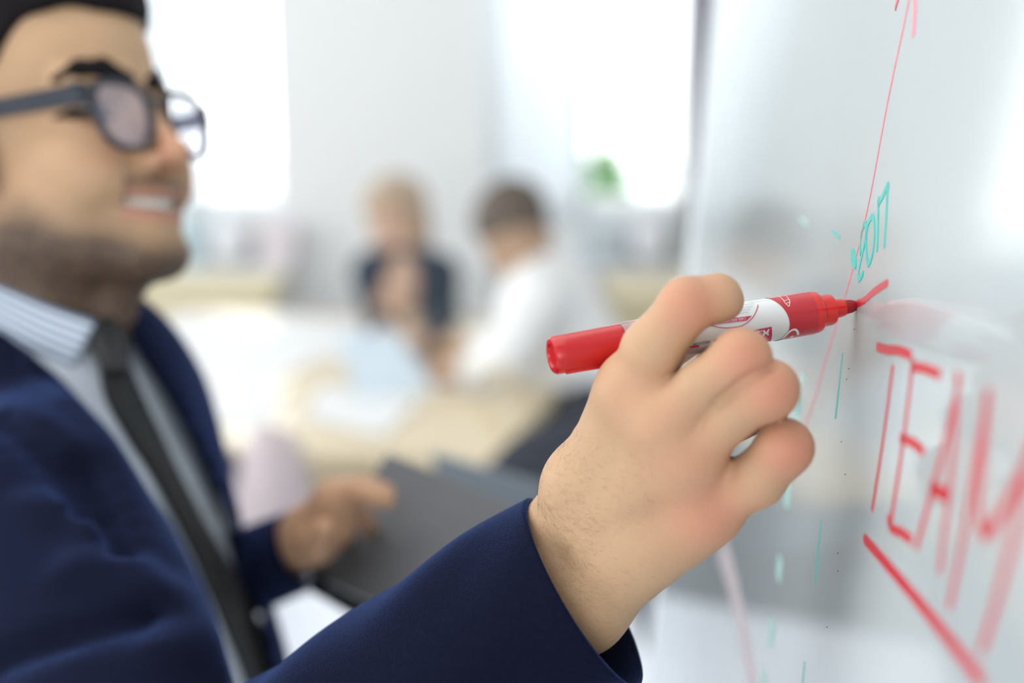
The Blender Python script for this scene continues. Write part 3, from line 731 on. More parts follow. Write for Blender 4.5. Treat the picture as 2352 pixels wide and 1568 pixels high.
drape('lapel', [(40, 830), (120, 915), (190, 1010), (250, 1110), (330, 1225), (400, 1350), (440, 1470), (470, 1600)], [(60, 802), (135, 864), (195, 928), (265, 1004), (348, 1138), (402, 1216), (490, 1400), (550, 1610)], 24, 6, jack0, .006, M_navy, .002)
ps = drape('pocket_square', [(445, 1012), (450, 1040), (462, 1085)], [(466, 1010), (484, 1045), (482, 1092)], 8, 6, None, .006, M_paper, 0, fall=(1.07, 1.07)); ps['label'] = 'pale pocket square at the far lapel'
# sleeve of the writing arm: a tube of cloth with an open, hemmed cuff
C0 = W(1342, 1360, .611); C1 = W(900, 1690, .632); C2 = W(420, 2075, .665)
def sleeve():
    ax = catmull([C0, C1, C2], 110); T = np.gradient(ax, axis=0); T /= np.linalg.norm(T, axis=1)[:, None]
    n = 128; V = []; rows = []
    up = Uv*.80-Rv*.59
    def ring(i, r, inn=0):
        c = ax[i]; t = T[i]; a = up-t*(up@t); a /= np.linalg.norm(a); b_ = np.cross(t, a); s_ = np.linalg.norm(c-ax[0]); row = []
        for k in range(n):
            th = 2*math.pi*k/n
            f_ = 0 if inn else .0016*math.sin(s_*75+2.1*math.sin(th*2)+th)*min(1, s_/.05)+.0012*math.sin(th*5+s_*40)*min(1, s_/.03)+.0007*math.sin(th*3+1.3)
            q = c+(r+f_)*(math.cos(th)*a*1.0+math.sin(th)*b_*.95)-T[0]*.0045*math.cos(th)*max(0, 1-s_/.06); row.append(q)
        return row
    R_ = lambda i: .0462+.020*(i/109)**1.1
    for i in range(30, -1, -1): rows.append(ring(i, R_(i)-.0028, 1))
    rows.append([np.array(v)-T[0]*.0009 for v in ring(0, R_(0)-.0014, 1)])
    for i in range(0, 110): rows.append(ring(i, R_(i)))
    V = [v for r_ in rows for v in r_]; m = len(rows)
    Fc = np.array([(i*n+k, (i+1)*n+k, (i+1)*n+(k+1) % n, i*n+(k+1) % n) for i in range(m-1) for k in range(n)])
    return np_mesh('jacket_sleeve', np.array(V), Fc[:, ::-1], M_navy, man)
sl = sleeve()
b = MB()   # hem stitch line just inside the cuff and loose fibres of the wool nap
def far_sleeve(P):
    d = cone(P, W(440, 1362, 1.15), W(706, 1256, 1.045), .037, .030)
    ax_ = W(706, 1256, 1.045)-W(440, 1362, 1.15); ax_ /= np.linalg.norm(ax_); c = W(712, 1258, 1.043)
    d = smax(d, (P-c)@ax_, .003)
    inner = np.maximum(cone(P, W(440, 1362, 1.15), W(760, 1233, 1.03), .034, .027), -((P-c)@ax_+.05))
    return np.maximum(d, -inner)
V, Fc = nets(far_sleeve, np.minimum(W(440, 1362, 1.15), W(706, 1256, 1.045))-.07, np.maximum(W(440, 1362, 1.15), W(706, 1256, 1.045))+.07, .0022, project=False); np_mesh('jacket_sleeve', V, Fc, M_navy, man)
# fine dark hairs on the wrist and the back of the hand
Nrm = np.zeros_like(HV); fa = np.cross(HV[HF[:, 1]]-HV[HF[:, 0]], HV[HF[:, 2]]-HV[HF[:, 0]])
for k in range(4): np.add.at(Nrm, HF[:, k], fa)
Nrm /= np.linalg.norm(Nrm, axis=1)[:, None]+1e-12
hx, hy, hd = proj(HV)
if ((HV[:, None][:2000, 0]+Nrm[:2000]*.002).size and (hand_sdf(HV[:2000]+Nrm[:2000]*.002) < 0).mean() > .5): Nrm = -Nrm
wgt = np.exp(-(((hx-1300)*.55+(hy-1330)*.30)/90)**2)*np.clip((1420-hx)/200, .1, 1)*((Nrm@Fv) < .12)*(hy > 1000)
wgt += .12*(hx < 1330)*(hy > 930)*((Nrm@Fv) < .12)
wgt[(hx > 1500) | (hy > 1500)] = 0
pick = rng.choice(len(HV), 2300, replace=False, p=wgt/wgt.sum())
HVt = []; HFt = []
gd = W(1500, 1180, .59)-W(1300, 1330, .6); gd /= np.linalg.norm(gd)
for i in pick:
    p = HV[i]; nn = Nrm[i]; g = (-Uv*.15+Rv*.95+Fv*rng.normal(0, .2)+gd*.2+Uv*rng.normal(0, .22)); g -= nn*(g@nn); g /= np.linalg.norm(g)
    L_ = rng.uniform(.0015, .0042); curl = rng.normal(0, .0008); sd = np.cross(nn, g); r0_ = .000028
    lift = rng.uniform(.10, .40)
    P4 = [p, p+g*L_*.5+nn*L_*lift*.8+sd*curl*.5, p+g*L_+nn*L_*lift*1.0+sd*curl*2]
    base = len(HVt)
    for q, rr in zip(P4, (r0_, r0_*.8, r0_*.25)):
        for k in range(3): t = 2*math.pi*k/3; HVt.append(q+rr*(math.cos(t)*sd+math.sin(t)*nn))
    for s_ in range(2):
        for k in range(3): HFt.append((base+s_*3+k, base+s_*3+(k+1) % 3, base+s_*3+3+(k+1) % 3, base+s_*3+3+k))
M_fh = mat('dark_fine_hair', (.10, .055, .035), .5)
ah = np_mesh('arm_hair', np.array(HVt), np.array(HFt), M_fh, man); ah['kind'] = 'stuff'

# ------------------------------------------------------------------ eyeglasses
M_gl = mat('black_glasses_acetate', (.012, .016, .028), .35, coat=.3)
M_lens = bpy.data.materials.new('coated_lens'); M_lens.use_nodes = True; nt = M_lens.node_tree; nt.nodes.clear()
o_ = nt.nodes.new('ShaderNodeOutputMaterial'); t_ = nt.nodes.new('ShaderNodeBsdfTransparent'); t_.inputs[0].default_value = (1, 1, 1, 1); g_ = nt.nodes.new('ShaderNodeBsdfGlossy'); g_.inputs[0].default_value = (.80, .78, 1, 1); g_.inputs[1].default_value = .08
f_ = nt.nodes.new('ShaderNodeLayerWeight'); p_ = nt.nodes.new('ShaderNodeMath'); p_.operation = 'POWER'; p_.inputs[1].default_value = 3; q_ = nt.nodes.new('ShaderNodeMath'); q_.operation = 'MULTIPLY_ADD'; q_.inputs[1].default_value = .45; q_.inputs[2].default_value = .13
nt.links.new(f_.outputs['Facing'], p_.inputs[0]); nt.links.new(p_.outputs[0], q_.inputs[0]); m_ = nt.nodes.new('ShaderNodeMixShader'); nt.links.new(q_.outputs[0], m_.inputs[0]); nt.links.new(t_.outputs[0], m_.inputs[1]); nt.links.new(g_.outputs[0], m_.inputs[2]); nt.links.new(m_.outputs[0], o_.inputs[0])
gr = empty('eyeglasses', H(8, 0, -6), 'black full-rim eyeglasses on the face of the man at the whiteboard', 'eyeglasses')
def outline(s, n=40, gw=24.0, gh=21.5):
    o = []
    for k in range(n):
        t = 2*math.pi*k/n; c, s2 = math.cos(t), math.sin(t); p = 3.3
        rr = (abs(c)**p+abs(s2)**p)**(-1/p); y = gw*rr*c; z = gh*rr*s2
        y -= 5*(z < 0)*(-z/gh)*np.sign(y)*1.0
        o.append((y, z))
    return [(13-abs(y+33)/9.0, s*(34.5+y), z-18.5) for y, z in o]
for s in (-1, 1):
    o = outline(s); b = MB(); n = len(o)
    V = []
    for x, y, z in o:
        cy = s*34.5; cz = -18.5; dy, dz = y-cy, z-cz; l = math.hypot(dy, dz); top = 1.5 if dz > 0 else .9
        for (dr, dx) in ((-1.4, -2), (1.6*top+.6, -2), (1.6*top+.6, 2), (-1.4, 2)): V.append(H(x+dx, y+dy/l*dr, z+dz/l*dr))
    Fc = [(i*4+k, ((i+1) % n)*4+k, ((i+1) % n)*4+(k+1) % 4, i*4+(k+1) % 4) for i in range(n) for k in range(4)]
    keep(gr, mesh('rim', V, Fc, M_gl, None, False))
    V = []
    for dx in (-.7, .7):
        for x, y, z in o: V.append(H(x+dx, y, z))
    Fc = [tuple(range(n)), tuple(range(n, 2*n))[::-1]]+[(i, n+i, n+(i+1) % n, (i+1) % n) for i in range(n)]
    keep(gr, mesh('lens', V, Fc, M_lens, None, False))
    b = MB(); pth = [(9, s*60, -8), (5, s*67.5, -6), (-6, s*71, -6), (-55, s*76, 0), (-98, s*80, 4), (-112, s*80, -4), (-122, s*79, -24)]
    hh = [6.2, 7, 6.4, 6, 5.4, 4.4, 3.4]; V = []
    for (x, y, z), h_ in zip(pth, hh):
        for (dy, dz) in ((-1.7, -h_), (1.7, -h_), (1.7, h_), (-1.7, h_)): V.append(H(x, y+dy, z+dz))
    m = len(pth); Fc = [(i*4+k, (i+1)*4+k, (i+1)*4+(k+1) % 4, i*4+(k+1) % 4) for i in range(m-1) for k in range(4)]+[(3, 2, 1, 0), tuple((m-1)*4+k for k in range(4))]
    b.add(V, Fc); b.build('temple', M_gl, gr)
b = MB(); b.tube([H(11, -9, -10), H(15, -4, -7), H(15, 4, -7), H(11, 9, -10)], .0022, 8); b.build('bridge', M_gl, gr, True)

# ------------------------------------------------------------------ grey folder in the left hand and the note pad behind it
def plate(name, quad, depths, th, m, parent=None):
    A = [W(*q, d) for q, d in zip(quad, depths)]
    n = np.cross(A[1]-A[0], A[2]-A[0]); n /= np.linalg.norm(n); n *= -np.sign(n@Fv)
    v = ray(*quad[3]); t = ((A[0]-CAM)@n)/(v@n); A[3] = CAM+t*v
    V = A+[a-n*th for a in A]
    o = mesh(name, V, [(0, 1, 2, 3), (7, 6, 5, 4), (0, 4, 5, 1), (1, 5, 6, 2), (2, 6, 7, 3), (3, 7, 4, 0)], m, None, False)
    md = o.modifiers.new('bevel', 'BEVEL'); md.width = .002; md.segments = 2
    if parent is not None: keep(parent, o)
    return o, A, n
fo = empty('document_folder', W(980, 1240, 1.05), 'grey document folder held in the left hand of the man', 'folder')
o, A, n_ = plate('cover', [(890, 1037), (1262, 1188), (1080, 1475), (700, 1312)], [1.12, .98, .93, 1.02], .004, M_grey, fo)
cen3 = np.mean(A, axis=0)
V = [cen3+(a-cen3)*.975-n_*.0045 for a in A]; V += [v-n_*.006 for v in V]
keep(fo, mesh('paper_stack', V, [(0, 1, 2, 3), (7, 6, 5, 4), (0, 4, 5, 1), (1, 5, 6, 2), (2, 6, 7, 3), (3, 7, 4, 0)], M_paper, None, False))
bk = []
for q in ((884, 1048), (1262, 1200), (1130, 1590), (704, 1350)):
    v = ray(*q); bk.append(CAM+((A[0]-n_*.011-CAM)@n_)/(v@n_)*v)
V = bk+[v-n_*.004 for v in bk]
keep(fo, mesh('back_cover', V, [(0, 1, 2, 3), (7, 6, 5, 4), (0, 4, 5, 1), (1, 5, 6, 2), (2, 6, 7, 3), (3, 7, 4, 0)], M_black, None, False))
o, A, n_ = plate('notebook', [(990, 1040), (1330, 1140), (1330, 1230), (1000, 1110)], [1.5, 1.42, 1.42, 1.5], .012, M_grey2)
tag(o, 'blue-grey notebook behind the upper edge of the grey folder', 'notebook')

# ------------------------------------------------------------------ whiteboard
PHI = math.radians(3.85); TAU = math.radians(4.0)
TIP = W(1967, 701, .600)
bu = np.array([math.sin(PHI), math.cos(PHI), 0]); n0 = np.array([-math.cos(PHI), math.sin(PHI), 0])
bn = math.cos(TAU)*n0+math.sin(TAU)*np.array([0, 0, 1.]); bv = math.cos(TAU)*np.array([0, 0, 1.])-math.sin(TAU)*n0
def onb(x, y, lift=0):
    v = ray(x, y); t = ((TIP-CAM)@bn)/(v@bn); return CAM+t*v+bn*lift
def buv(p): return (p-TIP)@bu, (p-TIP)@bv
def bp(s, t, l=0): return TIP+s*bu+t*bv+bn*l
S1 = buv(onb(1630, 150))[0]; print('DEPTHS', [round(float(proj(onb(*q))[2]),3) for q in ((2025,1000),(2100,850),(2200,900),(2270,1100),(2340,1300),(1700,1400))]); print('board far edge', S1, 'depth', proj(onb(1612, 300))[2])
S0 = -.62; T0 = -.70; T1 = .62
M_board = mat('whiteboard_enamel', (.47, .515, .53), .09, spec=.26, var=.02, vscale=5)
bd = empty('whiteboard', bp(.3, T0), 'glossy whiteboard on a stand with red and teal marker writing', 'whiteboard')
MBR = np.stack([bu, bv, bn], 1)
b = MB(); b.box(bp((S0+S1)/2, (T0+T1)/2, -.006), (S1-S0, T1-T0, .012), MBR); b.build('writing_surface', M_board, bd)
for nm, c, sz in (('frame_side', ((S1+.006), (T0+T1)/2), (.014, T1-T0+.03, .020)), ('frame_side', ((S0-.01), (T0+T1)/2), (.02, T1-T0+.03, .022)), ('frame_top', ((S0+S1)/2, T1+.01), (S1-S0, .02, .022)), ('frame_bottom', ((S0+S1)/2, T0-.01), (S1-S0, .02, .022))):
    b = MB(); b.box(bp(c[0], c[1], -.007), sz, MBR, bev=.003); b.build(nm, M_frame, bd)
b = MB(); b.box(bp((S0+S1)/2, T0-.03, .03), ((S1-S0)*.6, .012, .07), MBR, bev=.003); b.build('pen_tray', M_alu, bd)
for s_ in (S0+.2, S1-.2):
    p = bp(s_, T1, -.035); q = bp(s_, T0, -.055); foot = q.copy(); foot[2] = .06; foot[0] += .03
    b = MB(); b.tube([p, q, foot], .016, 12); b.build('stand_post', M_metal, bd, True)
    b = MB(); b.tube([foot+[-.28, 0, -.02], foot+[.28, 0, -.02]], .017, 12); b.build('stand_foot', M_metal, bd, True)
def stroke(pxs, wd, m, name='ink_stroke', n=26, lift=.00025, taper=None):
    c = [buv(onb(x, y)) for x, y in pxs]; c = catmull([(a, b2, 0) for a, b2 in c], n)[:, :2] if len(c) > 2 else np.array([np.array(c[0])*(1-t)+np.array(c[1])*t for t in np.linspace(0, 1, n)])
    T = np.gradient(c, axis=0); T /= np.linalg.norm(T, axis=1)[:, None]+1e-12; N_ = np.stack([-T[:, 1], T[:, 0]], 1)
    ww = np.full(n, wd/2)*(1+.04*np.sin(np.arange(n)*1.7)); ww[0] *= .6; ww[-1] *= .5
    if taper is not None: ww = ww*np.linspace(taper[0], taper[1], n)
    V = []
    for i in range(n):
        a = c[i]-N_[i]*ww[i]; b2 = c[i]+N_[i]*ww[i]
        V += [bp(*a, 0), bp(*b2, 0), bp(*b2, lift), bp(*a, lift)]
    Fc = [(i*4+k, (i+1)*4+k, (i+1)*4+(k+1) % 4, i*4+(k+1) % 4) for i in range(n-1) for k in range(4)]+[(0, 1, 2, 3), ((n-1)*4+3, (n-1)*4+2, (n-1)*4+1, (n-1)*4)]
    o = mesh(name, V, Fc, m, None, False); keep(bd, o); return o
# arrow with its long shaft
stroke([(2098, -60), (2082, 30), (2040, 230), (1995, 470), (1962, 606), (1935, 700), (1900, 815), (1858, 955), (1800, 1090), (1735, 1170)], .0013, M_inkp, 'ink_arrow_shaft', 60)
stroke([(2090, -80), (2072, -30), (2056, 22)], .0026, M_inkr, 'ink_arrow_head'); stroke([(2098, -80), (2102, 0), (2098, 84)], .0040, M_inkp, 'ink_arrow_head')
# the stroke being drawn
stroke([(1966, 698), (1985, 690), (2010, 668), (2040, 649)], .0031, M_inkr)
# teal: dot, 2017, ticks and the dashed line
def blob(pxs, m, name):
    c = [buv(onb(x, y)) for x, y in pxs]; n = len(c); V = [bp(*a, 0) for a in c]+[bp(*a, .0003) for a in c]
    o = mesh(name, V, [tuple(range(n))[::-1], tuple(range(n, 2*n))]+[(i, (i+1) % n, n+(i+1) % n, n+i) for i in range(n)], m, None, False); keep(bd, o); return o
blob([(1960+6.2*math.cos(t), 0) for t in ()] or [(1961.5+6*math.cos(t)+.10*(-26*math.sin(t))*-1*.8, 594+25*math.sin(t)) for t in np.linspace(0, 2*math.pi, 22, endpoint=False)], M_inkt, 'ink_dot')
stroke([(1977, 585), (1976, 560), (1981, 528), (1988, 513), (1990, 530), (1986, 560), (1976, 605), (1972, 630), (1974, 642), (1984, 625)], .0026, M_inkt, 'ink_digit', 50)
stroke([(2003, 497), (1994, 515), (1990, 555), (1992, 592), (1996, 606), (2005, 580), (2009, 535), (2007, 503), (2003, 497)], .0028, M_inkt, 'ink_digit', 50)
stroke([(2018, 452), (2017, 515), (2015, 578)], .0026, M_inkt, 'ink_digit')
stroke([(2018, 468), (2028, 450), (2040, 424), (2038, 450), (2035, 510), (2031, 570)], .0028, M_inkt, 'ink_digit', 36)
blob([(1910, 527), (1918, 530), (1928, 540), (1929, 551), (1921, 541), (1913, 535)], M_inkt, 'ink_tick'); blob([(1836, 497), (1848, 503), (1856, 516), (1852, 519), (1842, 510)], M_inkt2, 'ink_tick')
for a, c_ in (((1936, 810), (1919, 962)), ((1887, 1192), (1873, 1336)), ((1849, 1518), (1835, 1640))): stroke([a, c_], .0019, M_inkt, 'ink_dash', 12, taper=(.5, 1.3))
for a, c_, in (((1811, 1110), (1806, 1165)), ((1793, 1280), (1787, 1330)), ((1775, 1420), (1768, 1482)), ((1757, 1540), (1752, 1600)), ((1838, 905), (1828, 955)), ((1843, 862), (1841, 880))): stroke([a, c_], .016, M_inkt2, 'ink_dash', 10)
stroke([(1820, 945), (1832, 930), (1840, 905)], .010, M_inkt2, 'ink_smudge', 10)
stroke([(1655, 1250), (1680, 1330), (1705, 1440), (1722, 1530), (1732, 1600)], .020, M_inkf, 'ink_smudge')
# TEAM
TW = .0032
for pl, wd in (([(2014, 796), (2040, 803), (2066, 805), (2093, 816)], .0036), ([(2051, 838), (2030, 1000), (2003, 1175)], TW),
    ([(2098, 820), (2075, 1010), (2044, 1215)], TW), ([(2094, 842), (2125, 846), (2160, 860)], .0034), ([(2068, 1005), (2095, 1015), (2122, 1038)], .0034), ([(2040, 1185), (2048, 1212), (2070, 1222), (2094, 1240)], .0034),
    ([(2206, 862), (2178, 990), (2140, 1130), (2104, 1262)], .0034), ([(2200, 850), (2196, 960), (2180, 1130), (2158, 1320)], .0034), ([(2137, 1118), (2160, 1130), (2180, 1140)], .0042),
    ([(2270, 890), (2250, 1020), (2215, 1220), (2180, 1400)], .0036), ([(2272, 890), (2258, 1040), (2248, 1150), (2262, 1225), (2300, 1180), (2352, 1080), (2400, 990)], .0040), ([(2372, 1010), (2340, 1180), (2290, 1380), (2252, 1500)], .0038),
    ([(1984, 1234), (2050, 1310), (2150, 1430), (2260, 1570)], .0042)):
    stroke(pl, wd, M_inkr, 'ink_stroke', 30)
for (x, y) in ((1963, 756), (1950, 847), (1945, 871), (1933, 1014), (1942, 1089), (1925, 1270), (1925, 1311), (1900, 1440)):
    blob([(x+.6*math.cos(t), y+1.1*math.sin(t)) for t in np.linspace(0, 2*math.pi, 8, endpoint=False)], M_dot, 'black_speck')
stroke([(2040, 697), (2075, 692), (2110, 692), (2160, 702), (2220, 716), (2280, 732)], .0003, M_refl_edge, 'reflection_edge', 30)  # pale line painted in for the edge of a reflection

# ------------------------------------------------------------------ red whiteboard marker
TAIL = W(1266, 817, .566); ma = TIP-TAIL; ML = np.linalg.norm(ma); ma /= ML
e1 = -Fv-ma*(-Fv@ma); e1 /= np.linalg.norm(e1); e2 = np.cross(ma, e1)
if e2@Uv < 0: e2 = -e2
def mk(s, th, r): return TIP-ma*s+r*(math.cos(th)*e1+math.sin(th)*e2)       # s metres from the tip; th 0 faces the camera, up positive
print('marker length', ML)
u_ = ML/708
mkr = empty('whiteboard_marker', TAIL, 'red whiteboard marker with white label, its nib touching the whiteboard', 'marker')
def turned(name, prof, m, n=56, cap=True):
    V = [mk(s, 2*math.pi*k/n, r) for s, r in prof for k in range(n)]; mN = len(prof)
    Fc = [(i*n+k, i*n+(k+1) % n, (i+1)*n+(k+1) % n, (i+1)*n+k) for i in range(mN-1) for k in range(n)]
    if cap: Fc += [tuple(range(n))[::-1], tuple((mN-1)*n+k for k in range(n))]
    o = mesh(name, V, Fc, m); keep(mkr, o); o.modifiers.new('edge', 'EDGE_SPLIT').split_angle = math.radians(35); return o
R0 = .00905
turned('nib', [(0, .0012), (.0006, .0021), (.0025, .0028), (.0045, .0030), (.010, .0031)], M_nib, 28)
b = MB()
turned('nib_holder', [(31*u_, .0027), (31*u_+.0002, .0036), (.0080, .0040), (60*u_, .0042), (66*u_, .0044), (67*u_, .0060)], M_redneck)
turned('neck', [(58*u_, .0030), (59*u_, .0052), (62*u_, .0064), (70*u_, .0068), (88*u_, .0068), (92*u_, .0070), (96*u_, .0074)], M_redneck)
turned('shoulder', [(92*u_, .0066), (93*u_, .0078), (97*u_, .0086), (104*u_, .00895), (112*u_, R0), (118*u_, R0)], M_redneck)
sA = 500*u_; sB = 552*u_
turned('barrel', [(112*u_, R0-.0001), (sA, R0-.0001)], M_white)
M_clear = mat('clear_plastic', (.95, .90, .90), .08, trans=.75, var=0); M_resv = mat('red_ink_reservoir', (.75, .12, .12), .4, var=.1)
turned('clear_section', [(sA, R0-.0002), (sB-8*u_, R0-.0003), (sB, R0-.0007)], M_clear)
turned('ink_reservoir', [(sA-.004, .0065), (sA+28*u_, .0066), (sA+30*u_, .004)], M_resv, 36)
pr = [(sB-.004, .0070), (sB, .0080), (sB+.0004, .0084)]+[(s, .0084-.0007*(s-sB)/(ML-sB)) for s in np.linspace(sB+.001, ML-.0015, 8)]+[(ML-.0006, .0073), (ML, .0066), (ML+.0001, .0050), (ML-.0007, .0046), (ML-.0009, .0020)]
turned('end_plug', pr, M_red)
b = MB()                    # small raised ribs on the end plug
for th0 in (-1.15, 2.6):
    V = []
    for s in (sB+.008, ML-.004):
        for (dt, r) in ((-.10, .0079), (.10, .0079), (.05, .0088), (-.05, .0088)): V.append(mk(s, th0+dt, r))
    b.add(V, [(0, 1, 5, 4), (1, 2, 6, 5), (2, 3, 7, 6), (3, 0, 4, 7), (3, 2, 1, 0), (4, 5, 6, 7)])
b.build('grip_rib', M_red, mkr)
# printed label: a curved red field, lettering and line art wrapped onto the barrel
n = 96; V = []; ks = range(n+1)
def edge_s(th): return (210-24*max(0, math.cos((th+.35)*.9))**1.5)*u_ if abs(th) < 1.9 else 212*u_
m_ = 6
for k in ks:
    th = 2*math.pi*k/n; th = th-2*math.pi if th > math.pi else th
    for j in range(m_+1): V.append(mk(116*u_+(edge_s(th)-116*u_)*j/m_, th, R0+.00008))
Fc = [(k*(m_+1)+j, k*(m_+1)+j+1, (k+1)*(m_+1)+j+1, (k+1)*(m_+1)+j) for k in range(n) for j in range(m_)]
keep(mkr, mesh('red_label_field', V, Fc, M_redlab))
def toM(x, y):              # pixel of the photograph to (distance from the tip, angle) on the barrel
    v = ray(x, y); o = CAM-TIP; A_ = v-ma*(v@ma); B_ = o-ma*(o@ma); a = A_@A_; b2 = 2*A_@B_; c = B_@B_-R0*R0; dsc = b2*b2-4*a*c
    t = (-b2-math.sqrt(max(dsc, 0)))/(2*a); p = CAM+t*v; q = p-TIP; s = -(q@ma); r = q+ma*s
    return s, math.atan2(r@e2, r@e1)
def wrap_mesh(name, pts2, faces, m, lift=.00014, sub=0):    # pts2 in (s, arc length) on the barrel
    V = [mk(s, a/R0, R0+lift) for s, a in pts2]
    o = mesh(name, V, faces, m, None, False); keep(mkr, o); return o
def wstroke(name, pxs, wd, m, n=30, lift=.00016, closed=False):
    c = np.array([(s, a*R0) for s, a in (toM(x, y) for x, y in pxs)]); c = catmull(np.c_[c, c[:, 0]*0], n)[:, :2] if len(c) > 2 else np.array([c[0]*(1-t)+c[1]*t for t in np.linspace(0, 1, n)])
    T = np.gradient(c, axis=0); T /= np.linalg.norm(T, axis=1)[:, None]+1e-12; N_ = np.stack([-T[:, 1], T[:, 0]], 1)*wd/2
    P2 = np.concatenate([c-N_, c+N_]); return wrap_mesh(name, P2, [(i, i+1, n+i+1, n+i) for i in range(n-1)], m, lift)
def wpoly(name, pxs, m, lift=.00012):
    c = np.array([(s, a*R0) for s, a in (toM(x, y) for x, y in pxs)]); return wrap_mesh(name, c, [tuple(range(len(c)))], m, lift)
def wquad(name, q, m, lift=.00012, nu=14, nv=10):
    c = [np.array((s_, a_*R0)) for s_, a_ in (toM(x, y) for x, y in q)]; V = []
    for i in range(nu+1):
        for j in range(nv+1):
            u, v = i/nu, j/nv; V.append((c[0]*(1-u)+c[1]*u)*(1-v)+(c[3]*(1-u)+c[2]*u)*v)
    return wrap_mesh(name, V, [(i*(nv+1)+j, i*(nv+1)+j+1, (i+1)*(nv+1)+j+1, (i+1)*(nv+1)+j) for i in range(nu) for j in range(nv)], m, lift)
def wtext(name, txt, x, y, hgt, m, lift=.0002, bold=0, sx=1):     # upside-down lettering, as the marker is held
    cu = bpy.data.curves.new('t', 'FONT'); cu.body = txt; cu.size = 1; cu.resolution_u = 2; cu.offset = bold
    ob = bpy.data.objects.new('t', cu); me = bpy.data.meshes.new_from_object(ob); bpy.data.objects.remove(ob)
    s0, a0 = toM(x, y); k = hgt/.72
    P2 = [(s0+v.co.x*k*sx, a0*R0-v.co.y*k) for v in me.vertices]; Fc = [tuple(p.vertices) for p in me.polygons]
    o = wrap_mesh(name, P2, Fc, m, lift); return o
wstroke('circle_line', [(1741, 700), (1738, 712), (1728, 730), (1710, 745), (1690, 751), (1665, 753), (1640, 749), (1620, 741), (1612, 720)], .00035, M_crimson, 44)
wquad('caption_band', [(1619, 738), (1727, 725), (1715, 736), (1624, 747)], M_crimson)
wtext('lettering', 'CARE AND HANDLING', 1712, 728, .00115, M_white, sx=.85)
for t_, x, y in (('Do not remove the', 1718, 716), ('with tip left up', 1724, 709), ('leakage point', 1729, 703), ('points and', 1731, 697), ('and store', 1733, 692)): wtext('lettering', t_, x, y, .00075, M_greyp, sx=.9)
wtext('lettering', 'MEDIUM', 1631, 781, .0013, M_greyp, bold=.02, sx=1.1)
wquad('colour_bar', [(1580, 795), (1606, 792), (1606, 796), (1576, 801)], M_crimson)
wquad('lilac_patch', [(1572, 804), (1640, 792), (1628, 806), (1571, 817)], M_lilac, .0001)
wquad('logo_box', [(1690, 766), (1772, 750), (1769, 783), (1690, 799)], M_crimson)
wtext('lettering', 'MIL', 1768, 755, .0030, M_white, bold=.02, sx=1.0)
wpoly('logo_dot', [(1655, 775), (1640, 779), (1639, 785), (1655, 782)], M_crimson)
wstroke('line_art', [(1789, 681), (1800, 691), (1805, 698), (1812, 704)], .00028, M_white); wstroke('line_art', [(1804, 679), (1811, 686), (1814, 693), (1812, 704)], .00028, M_white)
wstroke('line_art', [(1801, 691), (1812, 688)], .00025, M_white); wstroke('line_art', [(1806, 697), (1814, 694)], .00025, M_white)
wstroke('white_emblem', [(1797, 776), (1812, 762), (1824, 756), (1831, 760), (1833, 768)], .0010, M_white, lift=.00018); wstroke('white_emblem', [(1815, 774), (1821, 770)], .0012, M_white)

# ------------------------------------------------------------------ people at the table behind
def far_head(P, c, R, sc=1): return head_sdf(((P-c)@R)/sc*1000, False)/1000*sc
def Rface(az, pit, roll=0):      # azimuth of the face (0 = +x), pitch down
    f_ = np.array([math.cos(az)*math.cos(pit), math.sin(az)*math.cos(pit), -math.sin(pit)]); l = np.cross([0, 0, 1.], f_); l /= np.linalg.norm(l); u = np.cross(f_, l); 
    c, s = math.cos(roll), math.sin(roll); return np.stack([f_, l*c+u*s, u*c-l*s], 1)
def handset(P, w_, tgt, sc=1):
    a = np.array(w_, float); d_ = np.array(tgt, float)-a; d_ /= np.linalg.norm(d_); sd = np.cross(d_, [0, 0, 1.]); sd /= np.linalg.norm(sd)+1e-9
    k = a+d_*.075; d = cone(P, a, k, .026, .034)
    for i, l in enumerate((.07, .082, .076, .06)):
        o = sd*(i-1.5)*.02; p = k+o; q = p+d_*l*.55-np.array([0, 0, .008]); t = q+d_*l*.4-np.array([0, 0, .022]); d = smin(d, smin(cone(P, p, q, .0095, .0085), cone(P, q, t, .0085, .007), .003), .005)
    return smin(d, smin(cone(P, a+d_*.02, a+d_*.06+sd*.045, .014, .011), cone(P, a+d_*.06+sd*.045, a+d_*.095+sd*.05, .011, .009), .004), .008)
